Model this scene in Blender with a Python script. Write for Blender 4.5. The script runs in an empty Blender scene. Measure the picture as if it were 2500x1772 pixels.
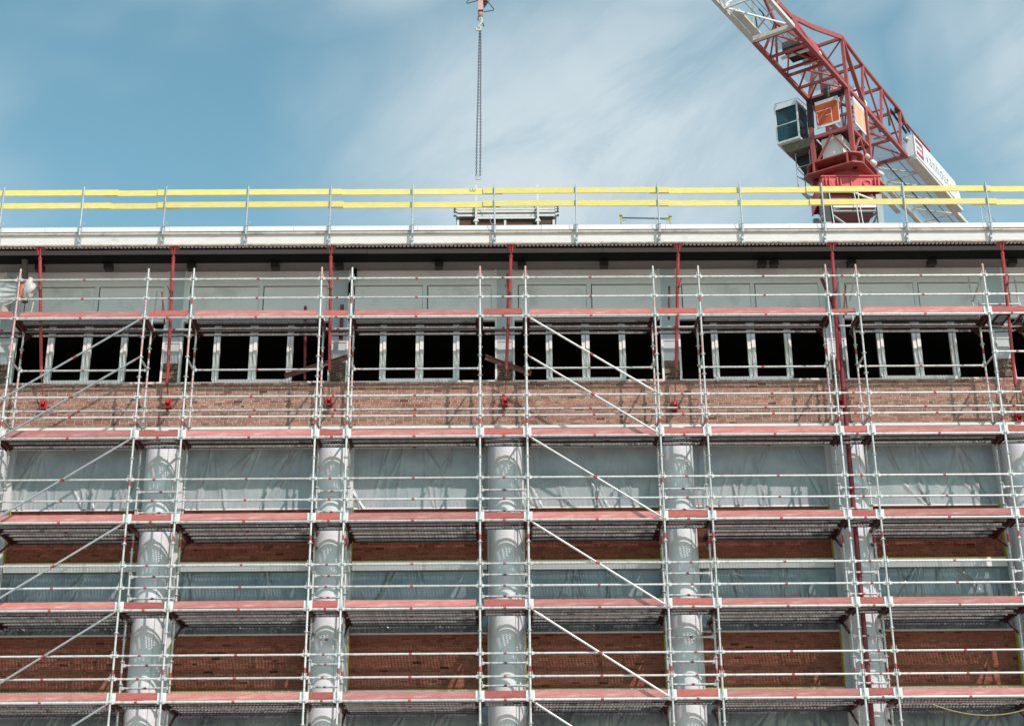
import bpy, math, random
from mathutils import Vector, Matrix, Euler
random.seed(7)
R = math.radians
H = 15.73                      # height of the top scaffold deck above the ground
scene = bpy.context.scene
col = scene.collection

# ------------------------------------------------------------------ camera
cam_data = bpy.data.cameras.new("camera")
cam_data.sensor_width = 36.0
cam_data.lens = 36.0 * 3662.0 / 2500.0
cam_data.clip_start = 0.1
cam_data.clip_end = 5000
cam = bpy.data.objects.new("camera", cam_data)
col.objects.link(cam)
yaw, pitch, roll = 0.0073, 0.3759, -0.0085
fw = Vector((math.sin(yaw) * math.cos(pitch), math.cos(yaw) * math.cos(pitch), math.sin(pitch)))
rt = Vector((math.cos(yaw), -math.sin(yaw), 0))
up = rt.cross(fw)
r2 = rt * math.cos(roll) + up * math.sin(roll)
u2 = up * math.cos(roll) - rt * math.sin(roll)
cam.matrix_world = Matrix(((r2.x, u2.x, -fw.x, 0.5128), (r2.y, u2.y, -fw.y, -32.7526), (r2.z, u2.z, -fw.z, H - 14.1282), (0, 0, 0, 1)))
scene.camera = cam

# ------------------------------------------------------------------ sun, sky, exposure
SUN_DIR = Vector((0.61, -0.79, 1.03)).normalized()
sun_data = bpy.data.lights.new("sun", 'SUN')
sun_data.energy = 4.25
sun_data.angle = R(0.53)
sun_data.color = (1.0, 0.905, 0.87)
sun = bpy.data.objects.new("sun", sun_data)
col.objects.link(sun)
sun.rotation_euler = (-SUN_DIR).to_track_quat('-Z', 'Y').to_euler()
sun.location = (20, -30, 60)

world = bpy.data.worlds.new("World")
scene.world = world
world.use_nodes = True
wn, wl = world.node_tree.nodes, world.node_tree.links
wn.clear()


def W(t, **kw):
    n = wn.new(t)
    for k, v in kw.items():
        setattr(n, k, v)
    return n


def wmath(op, a, b=None, clamp=False):
    n = W('ShaderNodeMath', operation=op, use_clamp=clamp)
    for i, v in enumerate((a, b)):
        if v is None:
            continue
        if isinstance(v, (int, float)):
            n.inputs[i].default_value = v
        else:
            wl.new(v, n.inputs[i])
    return n.outputs[0]


sky = W('ShaderNodeTexSky', sky_type='NISHITA', sun_disc=False)
sky.sun_elevation = math.asin(SUN_DIR.z)
sky.sun_rotation = math.atan2(SUN_DIR.x, SUN_DIR.y)
sky.altitude = 50
sky.air_density = 1.0
sky.dust_density = 0.35
sky.ozone_density = 1.4
tc = W('ShaderNodeTexCoord')


def wnoise(scale, detail, rough, dist, rot, sc, loc=(0, 0, 0)):
    vr = W('ShaderNodeVectorRotate', rotation_type='EULER_XYZ')
    vr.inputs['Rotation'].default_value = rot
    wl.new(tc.outputs['Generated'], vr.inputs['Vector'])
    m = W('ShaderNodeMapping')
    m.inputs['Scale'].default_value = sc
    m.inputs['Location'].default_value = loc
    wl.new(vr.outputs[0], m.inputs['Vector'])
    n = W('ShaderNodeTexNoise')
    n.inputs['Scale'].default_value = scale
    n.inputs['Detail'].default_value = detail
    n.inputs['Roughness'].default_value = rough
    n.inputs['Distortion'].default_value = dist
    wl.new(m.outputs[0], n.inputs['Vector'])
    return n.outputs['Fac']


def wbank(dirv, r_in, r_out):
    """a soft cirrus bank lying in one direction of the sky, edge broken by noise"""
    d = W('ShaderNodeVectorMath', operation='DOT_PRODUCT')
    nm = W('ShaderNodeVectorMath', operation='NORMALIZE')
    wl.new(tc.outputs['Generated'], nm.inputs[0])
    wl.new(nm.outputs[0], d.inputs[0])
    d.inputs[1].default_value = Vector(dirv).normalized()
    ang = wmath('ARCCOSINE', d.outputs['Value'])
    ang = wmath('ADD', ang, wmath('MULTIPLY', wmath('SUBTRACT', edge, 0.5), 0.22))
    mr = W('ShaderNodeMapRange', interpolation_type='SMOOTHSTEP')
    wl.new(ang, mr.inputs['Value'])
    mr.inputs['From Min'].default_value = r_in
    mr.inputs['From Max'].default_value = r_out
    mr.inputs['To Min'].default_value = 1.0
    mr.inputs['To Max'].default_value = 0.0
    return mr.outputs[0]


edge = wnoise(5.0, 4, 0.55, 0.3, (0, 0, 0), (1, 1, 1), (3.1, 0.4, 0.2))
streak = wnoise(3.6, 9, 0.62, 0.8, (0.0, R(27), 0.0), (0.8, 0.9, 3.0), (0.3, 1.7, 0.9))
soft = wnoise(3.2, 3, 0.5, 0.2, (0, 0, 0), (1, 1, 1.5), (7.1, 2.4, 1.2))
bank = wmath('MAXIMUM', wbank((0.075, 0.87, 0.47), 0.02, 0.23), wbank((0.42, 0.86, 0.55), 0.03, 0.17))
bank = wmath('MAXIMUM', bank, wmath('MULTIPLY', wbank((0.02, 0.9, 0.40), 0.02, 0.10), 0.45))
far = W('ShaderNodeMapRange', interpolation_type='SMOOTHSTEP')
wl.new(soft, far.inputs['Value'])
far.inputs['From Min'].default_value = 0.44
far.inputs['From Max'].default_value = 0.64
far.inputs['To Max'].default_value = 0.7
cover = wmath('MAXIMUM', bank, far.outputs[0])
tex = W('ShaderNodeMapRange', interpolation_type='SMOOTHSTEP')
wl.new(streak, tex.inputs['Value'])
tex.inputs['From Min'].default_value = 0.30
tex.inputs['From Max'].default_value = 0.62
tex.inputs['To Min'].default_value = 0.42
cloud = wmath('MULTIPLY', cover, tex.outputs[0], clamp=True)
hs = W('ShaderNodeMix', data_type='RGBA', blend_type='MULTIPLY')
hs.inputs['Factor'].default_value = 1.0
hs.inputs['B'].default_value = (1.90, 2.45, 1.90, 1)
wl.new(sky.outputs[0], hs.inputs['A'])
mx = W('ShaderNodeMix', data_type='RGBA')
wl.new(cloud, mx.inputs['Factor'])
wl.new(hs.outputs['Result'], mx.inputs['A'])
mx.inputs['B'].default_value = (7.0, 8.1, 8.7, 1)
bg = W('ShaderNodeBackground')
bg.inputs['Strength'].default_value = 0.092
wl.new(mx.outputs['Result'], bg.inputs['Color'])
wo = W('ShaderNodeOutputWorld')
wl.new(bg.outputs[0], wo.inputs['Surface'])

scene.view_settings.view_transform = 'Standard'
scene.view_settings.look = 'None'
scene.view_settings.exposure = 0.0
scene.view_settings.gamma = 1.0
scene.view_settings.use_curve_mapping = False
scene.render.engine = 'CYCLES'
scene.cycles.transparent_max_bounces = 16

# ------------------------------------------------------------------ materials
MATS = {}


def lin(c):
    return tuple((x / 12.92 if x <= 0.04045 else ((x + 0.055) / 1.055) ** 2.4) for x in [v / 255.0 for v in c])


def mat(name, rgb, rough=0.5, metal=0.0, var=0.0, dirt=None, dirt_amt=0.0, scale=3.0, bump=0.0, bscale=40.0,
        rand=0.0, island=0.0, stretch=(1, 1, 1), spec=0.5, coords='Object'):
    """rgb is linear base colour; var = mottling, dirt = second colour in patches, rand/island = change per object or piece"""
    m = bpy.data.materials.new(name)
    m.use_nodes = True
    nt = m.node_tree
    N, L = nt.nodes, nt.links
    b = N['Principled BSDF']
    b.inputs['Roughness'].default_value = rough
    b.inputs['Metallic'].default_value = metal
    b.inputs['Specular IOR Level'].default_value = spec
    t = N.new('ShaderNodeTexCoord')
    mp = N.new('ShaderNodeMapping')
    mp.inputs['Scale'].default_value = stretch
    L.new(t.outputs[coords], mp.inputs['Vector'])
    vec = mp.outputs[0]
    base = N.new('ShaderNodeRGB')
    base.outputs[0].default_value = (*rgb, 1)
    out = base.outputs[0]
    if dirt is not None:
        n = N.new('ShaderNodeTexNoise')
        n.inputs['Scale'].default_value = scale
        n.inputs['Detail'].default_value = 8
        n.inputs['Roughness'].default_value = 0.65
        L.new(vec, n.inputs['Vector'])
        mr = N.new('ShaderNodeMapRange')
        mr.inputs['From Min'].default_value = 0.62 - 0.25 * dirt_amt
        mr.inputs['From Max'].default_value = 0.80 - 0.10 * dirt_amt
        L.new(n.outputs['Fac'], mr.inputs['Value'])
        x = N.new('ShaderNodeMix')
        x.data_type = 'RGBA'
        L.new(mr.outputs[0], x.inputs['Factor'])
        L.new(out, x.inputs['A'])
        x.inputs['B'].default_value = (*dirt, 1)
        out = x.outputs['Result']
    val = None
    if var:
        n = N.new('ShaderNodeTexNoise')
        n.inputs['Scale'].default_value = scale * 2.7
        n.inputs['Detail'].default_value = 6
        L.new(vec, n.inputs['Vector'])
        mr = N.new('ShaderNodeMapRange')
        mr.inputs['From Min'].default_value = 0.3
        mr.inputs['From Max'].default_value = 0.7
        mr.inputs['To Min'].default_value = 1 - var
        mr.inputs['To Max'].default_value = 1 + var
        L.new(n.outputs['Fac'], mr.inputs['Value'])
        val = mr.outputs[0]
    for amt, kind in ((rand, 'o'), (island, 'i')):
        if amt:
            if kind == 'o':
                src = N.new('ShaderNodeObjectInfo').outputs['Random']
            else:
                src = N.new('ShaderNodeNewGeometry').outputs['Random Per Island']
            mr = N.new('ShaderNodeMapRange')
            mr.inputs['To Min'].default_value = 1 - amt
            mr.inputs['To Max'].default_value = 1 + amt
            L.new(src, mr.inputs['Value'])
            if val is None:
                val = mr.outputs[0]
            else:
                mm = N.new('ShaderNodeMath')
                mm.operation = 'MULTIPLY'
                L.new(val, mm.inputs[0])
                L.new(mr.outputs[0], mm.inputs[1])
                val = mm.outputs[0]
    if val is not None:
        h = N.new('ShaderNodeHueSaturation')
        L.new(val, h.inputs['Value'])
        L.new(out, h.inputs['Color'])
        out = h.outputs[0]
    L.new(out, b.inputs['Base Color'])
    if bump:
        n = N.new('ShaderNodeTexNoise')
        n.inputs['Scale'].default_value = bscale
        n.inputs['Detail'].default_value = 5
        L.new(vec, n.inputs['Vector'])
        bp = N.new('ShaderNodeBump')
        bp.inputs['Strength'].default_value = bump
        bp.inputs['Distance'].default_value = 0.02
        L.new(n.outputs['Fac'], bp.inputs['Height'])
        L.new(bp.outputs[0], b.inputs['Normal'])
    MATS[name] = m
    return m


galv = mat('galvanised_steel', (0.63, 0.62, 0.60), 0.42, 0.25, var=0.14, dirt=(0.36, 0.30, 0.27), dirt_amt=0.42, scale=6, rand=0.12)
galv_dull = mat('dull_galvanised_steel', (0.40, 0.43, 0.44), 0.5, 0.3, var=0.12, scale=5, rand=0.1)
galv_inner = mat('spattered_galvanised_steel', (0.55, 0.55, 0.53), 0.5, 0.2, var=0.2, dirt=(0.35, 0.12, 0.10), dirt_amt=0.35, scale=7)
red_band = mat('red_marking_paint', (0.40, 0.06, 0.06), 0.6, var=0.2, scale=20)
red_prop = mat('red_prop_paint', (0.47, 0.055, 0.058), 0.42, var=0.12, dirt=(0.30, 0.03, 0.03), dirt_amt=0.5, scale=4)
red_bracket = mat('bright_red_paint', (0.50, 0.035, 0.032), 0.45, var=0.3, scale=10)
red_dark = mat('dark_red_paint', (0.20, 0.018, 0.030), 0.4, var=0.15, rand=0.1)
maroon = mat('maroon_steel', (0.085, 0.020, 0.020), 0.6, var=0.3, dirt=(0.25, 0.16, 0.13), dirt_amt=0.2, scale=20)
rust = mat('rusty_steel', (0.16, 0.05, 0.04), 0.7, var=0.3, dirt=(0.30, 0.16, 0.12), dirt_amt=0.4, scale=8)
pink_std = mat('pink_overpainted_tube', (0.62, 0.30, 0.28), 0.5, var=0.15, dirt=(0.6, 0.6, 0.58), dirt_amt=0.5, scale=14)
toe_pink = mat('faded_red_toe_board', (0.50, 0.175, 0.155), 0.75, var=0.16, dirt=(0.62, 0.34, 0.30), dirt_amt=0.6, scale=1.8, rand=0.17, stretch=(1, 1, 6), bump=0.15)
toe_red = mat('red_toe_board', (0.43, 0.115, 0.095), 0.75, var=0.14, dirt=(0.30, 0.06, 0.05), dirt_amt=0.5, scale=3, rand=0.18, stretch=(1, 1, 5), bump=0.15)
white_cap = mat('white_toe_board_holder', (0.72, 0.75, 0.74), 0.5)
yellow = mat('yellow_painted_plank', (0.76, 0.63, 0.16), 0.6, var=0.08, dirt=(0.74, 0.62, 0.34), dirt_amt=0.55, scale=1.6, rand=0.07, stretch=(1, 1, 6), bump=0.15)
fascia_m = mat('white_painted_concrete', (0.70, 0.655, 0.625), 0.8, var=0.04, dirt=(0.50, 0.46, 0.38), dirt_amt=0.12, scale=2.2, stretch=(1, 1, 2.2), bump=0.2, bscale=30)
flash_m = mat('white_roof_flashing', (0.74, 0.71, 0.72), 0.4, var=0.02)
beige_m = mat('beige_gutter', (0.58, 0.51, 0.42), 0.6, var=0.1, dirt=(0.25, 0.20, 0.15), dirt_amt=0.5, scale=3)
dirty_m = mat('stained_concrete_edge', (0.45, 0.38, 0.31), 0.85, var=0.25, dirt=(0.18, 0.13, 0.10), dirt_amt=0.55, scale=5, stretch=(1, 1, 1))
black_m = mat('matt_black', (0.006, 0.006, 0.006), 0.7, spec=0.1)
soffit_m = mat('grey_plastered_soffit', (0.22, 0.198, 0.185), 0.9, var=0.08, scale=6, bump=0.2)
dark_block = mat('dark_brown_steel', (0.018, 0.012, 0.011), 0.6)
panel_m = mat('white_wall_panel', (0.90, 0.835, 0.82), 0.6, var=0.03, dirt=(0.55, 0.52, 0.47), dirt_amt=0.35, scale=0.9)
gap_m = mat('dark_panel_joint', (0.03, 0.025, 0.022), 0.9)
frame_m = mat('white_window_frame', (0.82, 0.78, 0.77), 0.55, var=0.04)
pier_blue = mat('blue_grey_pier_panel', (0.50, 0.545, 0.57), 0.6, var=0.04)
column_m = mat('white_painted_column', (0.67, 0.66, 0.67), 0.36, var=0.035, scale=1.5)
mortar_m = mat('pale_mortar', (0.58, 0.45, 0.36), 0.95, var=0.2, scale=12, bump=0.3)
rubble_m = mat('bare_masonry', (0.26, 0.17, 0.13), 0.95, var=0.45, dirt=(0.09, 0.05, 0.04), dirt_amt=0.8, scale=9, bump=0.8, bscale=25)
room_m = mat('unlit_interior_plaster', (0.04, 0.036, 0.033), 0.95, spec=0.0)  # near-black colour carries the darkness of the rooms
insul_m = mat('yellow_insulation_edge', (0.50, 0.45, 0.07), 0.8, var=0.15)
ledge_m = mat('white_stone_ledge', (0.74, 0.73, 0.70), 0.7, var=0.06, scale=4)
alu_m = mat('aluminium_panel_edges', (0.60, 0.59, 0.56), 0.5, 0.2, var=0.08, scale=4)
ply_m = mat('brown_plywood', (0.085, 0.038, 0.025), 0.8, var=0.2)
stil_m = mat('yellow_green_steel', (0.38, 0.38, 0.10), 0.6, var=0.15)
crane_red = mat('crane_red_paint', (0.38, 0.085, 0.075), 0.5, var=0.10, dirt=(0.30, 0.06, 0.055), dirt_amt=0.4, scale=2)
crane_red2 = mat('fresh_crane_red_paint', (0.66, 0.075, 0.085), 0.42, var=0.05)
crane_cream = mat('crane_cream_paint', (0.70, 0.66, 0.56), 0.5, var=0.08, dirt=(0.42, 0.33, 0.24), dirt_amt=0.4, scale=2)
crane_grey = mat('crane_grey_paint', (0.36, 0.385, 0.39), 0.5, var=0.08)
crane_white = mat('crane_white_paint', (0.78, 0.78, 0.76), 0.45, var=0.03)
cab_under = mat('brown_cab_underside', (0.16, 0.13, 0.10), 0.7, var=0.3)  # mottled brown, darker than the cab
crane_dark = mat('greasy_black_steel', (0.012, 0.011, 0.012), 0.5)
orange_m = mat('orange_sign_paint', (0.66, 0.11, 0.03), 0.5)
orange_lt = mat('pale_orange_sign_paint', (0.78, 0.42, 0.24), 0.5)
sign_white = mat('white_sign_board', (0.80, 0.81, 0.80), 0.4)
sign_grey = mat('grey_lettering', (0.22, 0.24, 0.25), 0.5)
sign_red = mat('red_lettering', (0.55, 0.08, 0.10), 0.5)
sign_pale = mat('pale_lettering', (0.62, 0.55, 0.52), 0.5)
rope_m = mat('steel_rope', (0.05, 0.08, 0.10), 0.5)
chain_m = mat('chain_steel', (0.05, 0.045, 0.06), 0.45, 0.4)
hook_pink = mat('faded_pink_hook_block', (0.60, 0.33, 0.28), 0.5, var=0.08)
hook_yel = mat('pale_yellow_hook', (0.62, 0.60, 0.38), 0.45, var=0.1)
cable_m = mat('yellow_cable', (0.45, 0.36, 0.10), 0.6)
wrap_m = mat('white_plastic_bag', (0.50, 0.47, 0.45), 0.4, var=0.06, bump=0.6, bscale=12)
wrap_or = mat('orange_plastic', (0.55, 0.20, 0.10), 0.5)
cloth_m = mat('beige_wrapped_cloth', (0.50, 0.44, 0.39), 0.9, var=0.12, bump=0.4)
ground_m = mat('pale_gravel', (0.24, 0.195, 0.178), 0.9, var=0.2, scale=0.6, bump=0.3)
pave_m = mat('concrete_paving', (0.50, 0.43, 0.40), 0.85, var=0.12, scale=0.8)
roof_m = mat('grey_roofing_felt', (0.20, 0.20, 0.20), 0.9, var=0.1)


def brick_mat(name, per_object, k=(1, 1, 1)):
    m = bpy.data.materials.new(name)
    m.use_nodes = True
    N, L = m.node_tree.nodes, m.node_tree.links
    b = N['Principled BSDF']
    b.inputs['Roughness'].default_value = 0.92
    b.inputs['Specular IOR Level'].default_value = 0.2
    src = N.new('ShaderNodeObjectInfo').outputs['Random'] if per_object else N.new('ShaderNodeNewGeometry').outputs['Random Per Island']
    cr = N.new('ShaderNodeValToRGB')
    e = cr.color_ramp.elements
    e[0].position, e[0].color = 0.0, (0.085 * k[0], 0.038 * k[1], 0.030 * k[2], 1)
    e[1].position, e[1].color = 1.0, (0.44 * k[0], 0.27 * k[1], 0.20 * k[2], 1)
    for p, c in ((0.025, (0.24, 0.115, 0.088)), (0.25, (0.32, 0.165, 0.125)), (0.55, (0.375, 0.200, 0.150)), (0.80, (0.345, 0.165, 0.130))):
        x = e.new(p)
        x.color = (c[0] * k[0], c[1] * k[1], c[2] * k[2], 1)
    L.new(src, cr.inputs[0])
    g = N.new('ShaderNodeNewGeometry')
    n = N.new('ShaderNodeTexNoise')
    n.inputs['Scale'].default_value = 22
    n.inputs['Detail'].default_value = 6
    L.new(g.outputs['Position'], n.inputs['Vector'])
    n2 = N.new('ShaderNodeTexNoise')
    n2.inputs['Scale'].default_value = 1.1
    n2.inputs['Detail'].default_value = 4
    L.new(g.outputs['Position'], n2.inputs['Vector'])
    mr = N.new('ShaderNodeMapRange')
    mr.inputs['From Min'].default_value = 0.25
    mr.inputs['From Max'].default_value = 0.75
    mr.inputs['To Min'].default_value = 0.66
    mr.inputs['To Max'].default_value = 1.30
    L.new(n.outputs['Fac'], mr.inputs['Value'])
    mr2 = N.new('ShaderNodeMapRange')
    mr2.inputs['From Min'].default_value = 0.3
    mr2.inputs['From Max'].default_value = 0.7
    mr2.inputs['To Min'].default_value = 0.84
    mr2.inputs['To Max'].default_value = 1.12
    L.new(n2.outputs['Fac'], mr2.inputs['Value'])
    mm = N.new('ShaderNodeMath')
    mm.operation = 'MULTIPLY'
    L.new(mr.outputs[0], mm.inputs[0])
    L.new(mr2.outputs[0], mm.inputs[1])
    h = N.new('ShaderNodeHueSaturation')
    L.new(mm.outputs[0], h.inputs['Value'])
    L.new(cr.outputs[0], h.inputs['Color'])
    L.new(h.outputs[0], b.inputs['Base Color'])
    bp = N.new('ShaderNodeBump')
    bp.inputs['Strength'].default_value = 0.4
    bp.inputs['Distance'].default_value = 0.01
    L.new(n.outputs['Fac'], bp.inputs['Height'])
    L.new(bp.outputs[0], b.inputs['Normal'])
    return m


brick_one = brick_mat('red_brick_single', True)
brick_many = brick_mat('red_brick', False)
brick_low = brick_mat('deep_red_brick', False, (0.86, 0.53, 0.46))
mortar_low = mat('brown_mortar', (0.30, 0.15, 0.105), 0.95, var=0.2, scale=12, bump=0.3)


def deck_mat():
    """galvanised plank steel punched with rows of real see-through holes"""
    m = bpy.data.materials.new('perforated_steel')
    m.use_nodes = True
    N, L = m.node_tree.nodes, m.node_tree.links
    b = N['Principled BSDF']
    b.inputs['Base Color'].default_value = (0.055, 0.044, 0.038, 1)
    b.inputs['Roughness'].default_value = 0.6
    b.inputs['Metallic'].default_value = 0.1
    out = N['Material Output']
    t = N.new('ShaderNodeTexCoord')

    def grid(off):
        ad = N.new('ShaderNodeVectorMath')
        ad.operation = 'MULTIPLY_ADD'
        ad.inputs[1].default_value = (1 / 0.075, 1 / 0.078, 0)
        ad.inputs[2].default_value = off
        L.new(t.outputs['Object'], ad.inputs[0])
        fr = N.new('ShaderNodeVectorMath')
        fr.operation = 'FRACTION'
        L.new(ad.outputs[0], fr.inputs[0])
        sb = N.new('ShaderNodeVectorMath')
        sb.operation = 'SUBTRACT'
        sb.inputs[1].default_value = (0.5, 0.5, 0)
        L.new(fr.outputs[0], sb.inputs[0])
        ln = N.new('ShaderNodeVectorMath')
        ln.operation = 'LENGTH'
        L.new(sb.outputs[0], ln.inputs[0])
        return ln.outputs['Value']
    mn = N.new('ShaderNodeMath')
    mn.operation = 'MINIMUM'
    L.new(grid((100, 100, 0)), mn.inputs[0])
    L.new(grid((100.5, 100.5, 0)), mn.inputs[1])
    lt = N.new('ShaderNodeMath')
    lt.operation = 'LESS_THAN'
    L.new(mn.outputs[0], lt.inputs[0])
    sp = N.new('ShaderNodeSeparateXYZ')
    L.new(t.outputs['Object'], sp.inputs[0])
    rear = N.new('ShaderNodeMapRange')                     # hole rows by the rear flange, enlarged to throw sun dots onto it
    rear.inputs['From Min'].default_value = 0.098
    rear.inputs['From Max'].default_value = 0.100
    rear.inputs['To Min'].default_value = 0.205
    rear.inputs['To Max'].default_value = 0.29
    L.new(sp.outputs[1], rear.inputs['Value'])
    L.new(rear.outputs[0], lt.inputs[1])
    tr = N.new('ShaderNodeBsdfTransparent')
    ms = N.new('ShaderNodeMixShader')
    L.new(lt.outputs[0], ms.inputs[0])
    L.new(b.outputs[0], ms.inputs[1])
    L.new(tr.outputs[0], ms.inputs[2])
    L.new(ms.outputs[0], out.inputs['Surface'])
    return m


perf_m = deck_mat()
flange_m = mat('shaded_weathered_flange', (0.38, 0.35, 0.325), 0.6, 0.1, var=0.25, dirt=(0.07, 0.03, 0.025), dirt_amt=0.5, scale=6)  # underside shade in the tone, darker than the lit front flange; plus dirt
lip_m = mat('plank_lip_gap_shade', (0.012, 0.008, 0.007), 0.8, spec=0.1)  # near-black colour stands in for the shaded gaps between planks


def sheet_mat(name, ca, cb):
    m = bpy.data.materials.new(name)
    m.use_nodes = True
    N, L = m.node_tree.nodes, m.node_tree.links
    b = N['Principled BSDF']
    t = N.new('ShaderNodeNewGeometry')
    n = N.new('ShaderNodeTexNoise')
    n.inputs['Scale'].default_value = 1.6
    n.inputs['Detail'].default_value = 4
    L.new(t.outputs['Position'], n.inputs['Vector'])
    cr = N.new('ShaderNodeValToRGB')
    cr.color_ramp.elements[0].position = 0.3
    cr.color_ramp.elements[0].color = ca
    cr.color_ramp.elements[1].position = 0.7
    cr.color_ramp.elements[1].color = cb
    L.new(n.outputs['Fac'], cr.inputs[0])
    L.new(cr.outputs[0], b.inputs['Base Color'])
    b.inputs['Roughness'].default_value = 0.26
    b.inputs['Specular IOR Level'].default_value = 1.0
    n3 = N.new('ShaderNodeTexNoise')
    n3.inputs['Scale'].default_value = 9
    n3.inputs['Detail'].default_value = 5
    n3.inputs['Distortion'].default_value = 1.5
    mp = N.new('ShaderNodeMapping')
    mp.inputs['Scale'].default_value = (1.6, 1, 0.35)
    L.new(t.outputs['Position'], mp.inputs['Vector'])
    L.new(mp.outputs[0], n3.inputs['Vector'])
    bp = N.new('ShaderNodeBump')
    bp.inputs['Strength'].default_value = 0.5
    bp.inputs['Distance'].default_value = 0.02
    L.new(n3.outputs['Fac'], bp.inputs['Height'])
    L.new(bp.outputs[0], b.inputs['Normal'])
    return m


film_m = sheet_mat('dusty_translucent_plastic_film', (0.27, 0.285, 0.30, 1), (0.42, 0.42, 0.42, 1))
film_dk = sheet_mat('dark_clear_plastic_film', (0.10, 0.12, 0.135, 1), (0.24, 0.255, 0.265, 1))  # opaque; the dark of the room behind is put into the colour


def glass_mat(name, tint, rough=0.03):
    m = bpy.data.materials.new(name)
    m.use_nodes = True
    N, L = m.node_tree.nodes, m.node_tree.links
    b = N['Principled BSDF']
    b.inputs['Base Color'].default_value = (*tint, 1)
    b.inputs['Roughness'].default_value = rough
    b.inputs['Specular IOR Level'].default_value = 0.6
    tr = N.new('ShaderNodeBsdfTransparent')
    tr.inputs[0].default_value = (0.35, 0.55, 0.60, 1)
    ms = N.new('ShaderNodeMixShader')
    ms.inputs[0].default_value = 0.45
    L.new(b.outputs[0], ms.inputs[1])
    L.new(tr.outputs[0], ms.inputs[2])
    L.new(ms.outputs[0], N['Material Output'].inputs['Surface'])
    return m


cab_glass = glass_mat('tinted_cab_glass', (0.01, 0.05, 0.065))


def film_clear():
    m = bpy.data.materials.new('thin_clear_film')
    m.use_nodes = True
    N, L = m.node_tree.nodes, m.node_tree.links
    b = N['Principled BSDF']
    b.inputs['Base Color'].default_value = (0.60, 0.62, 0.60, 1)
    b.inputs['Roughness'].default_value = 0.35
    tr = N.new('ShaderNodeBsdfTransparent')
    ms = N.new('ShaderNodeMixShader')
    ms.inputs[0].default_value = 0.35
    L.new(b.outputs[0], ms.inputs[1])
    L.new(tr.outputs[0], ms.inputs[2])
    L.new(ms.outputs[0], N['Material Output'].inputs['Surface'])
    return m


clear_m = film_clear()


def mesh_walk():
    """open steel grating: fine square mesh, mostly holes"""
    m = bpy.data.materials.new('open_steel_grating')
    m.use_nodes = True
    N, L = m.node_tree.nodes, m.node_tree.links
    b = N['Principled BSDF']
    b.inputs['Base Color'].default_value = (0.55, 0.57, 0.57, 1)
    b.inputs['Roughness'].default_value = 0.5
    t = N.new('ShaderNodeTexCoord')
    sp = N.new('ShaderNodeSeparateXYZ')
    mu = N.new('ShaderNodeVectorMath')
    mu.operation = 'SCALE'
    mu.inputs['Scale'].default_value = 1 / 0.05
    L.new(t.outputs['Object'], mu.inputs[0])
    fr = N.new('ShaderNodeVectorMath')
    fr.operation = 'FRACTION'
    L.new(mu.outputs[0], fr.inputs[0])
    L.new(fr.outputs[0], sp.inputs[0])
    mi = N.new('ShaderNodeMath')
    mi.operation = 'MINIMUM'
    L.new(sp.outputs[0], mi.inputs[0])
    L.new(sp.outputs[1], mi.inputs[1])
    gt = N.new('ShaderNodeMath')
    gt.operation = 'GREATER_THAN'
    gt.inputs[1].default_value = 0.28
    L.new(mi.outputs[0], gt.inputs[0])
    tr = N.new('ShaderNodeBsdfTransparent')
    ms = N.new('ShaderNodeMixShader')
    L.new(gt.outputs[0], ms.inputs[0])
    L.new(b.outputs[0], ms.inputs[1])
    L.new(tr.outputs[0], ms.inputs[2])
    L.new(ms.outputs[0], N['Material Output'].inputs['Surface'])
    return m


grate_m = mesh_walk()

# ------------------------------------------------------------------ mesh helpers


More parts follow.
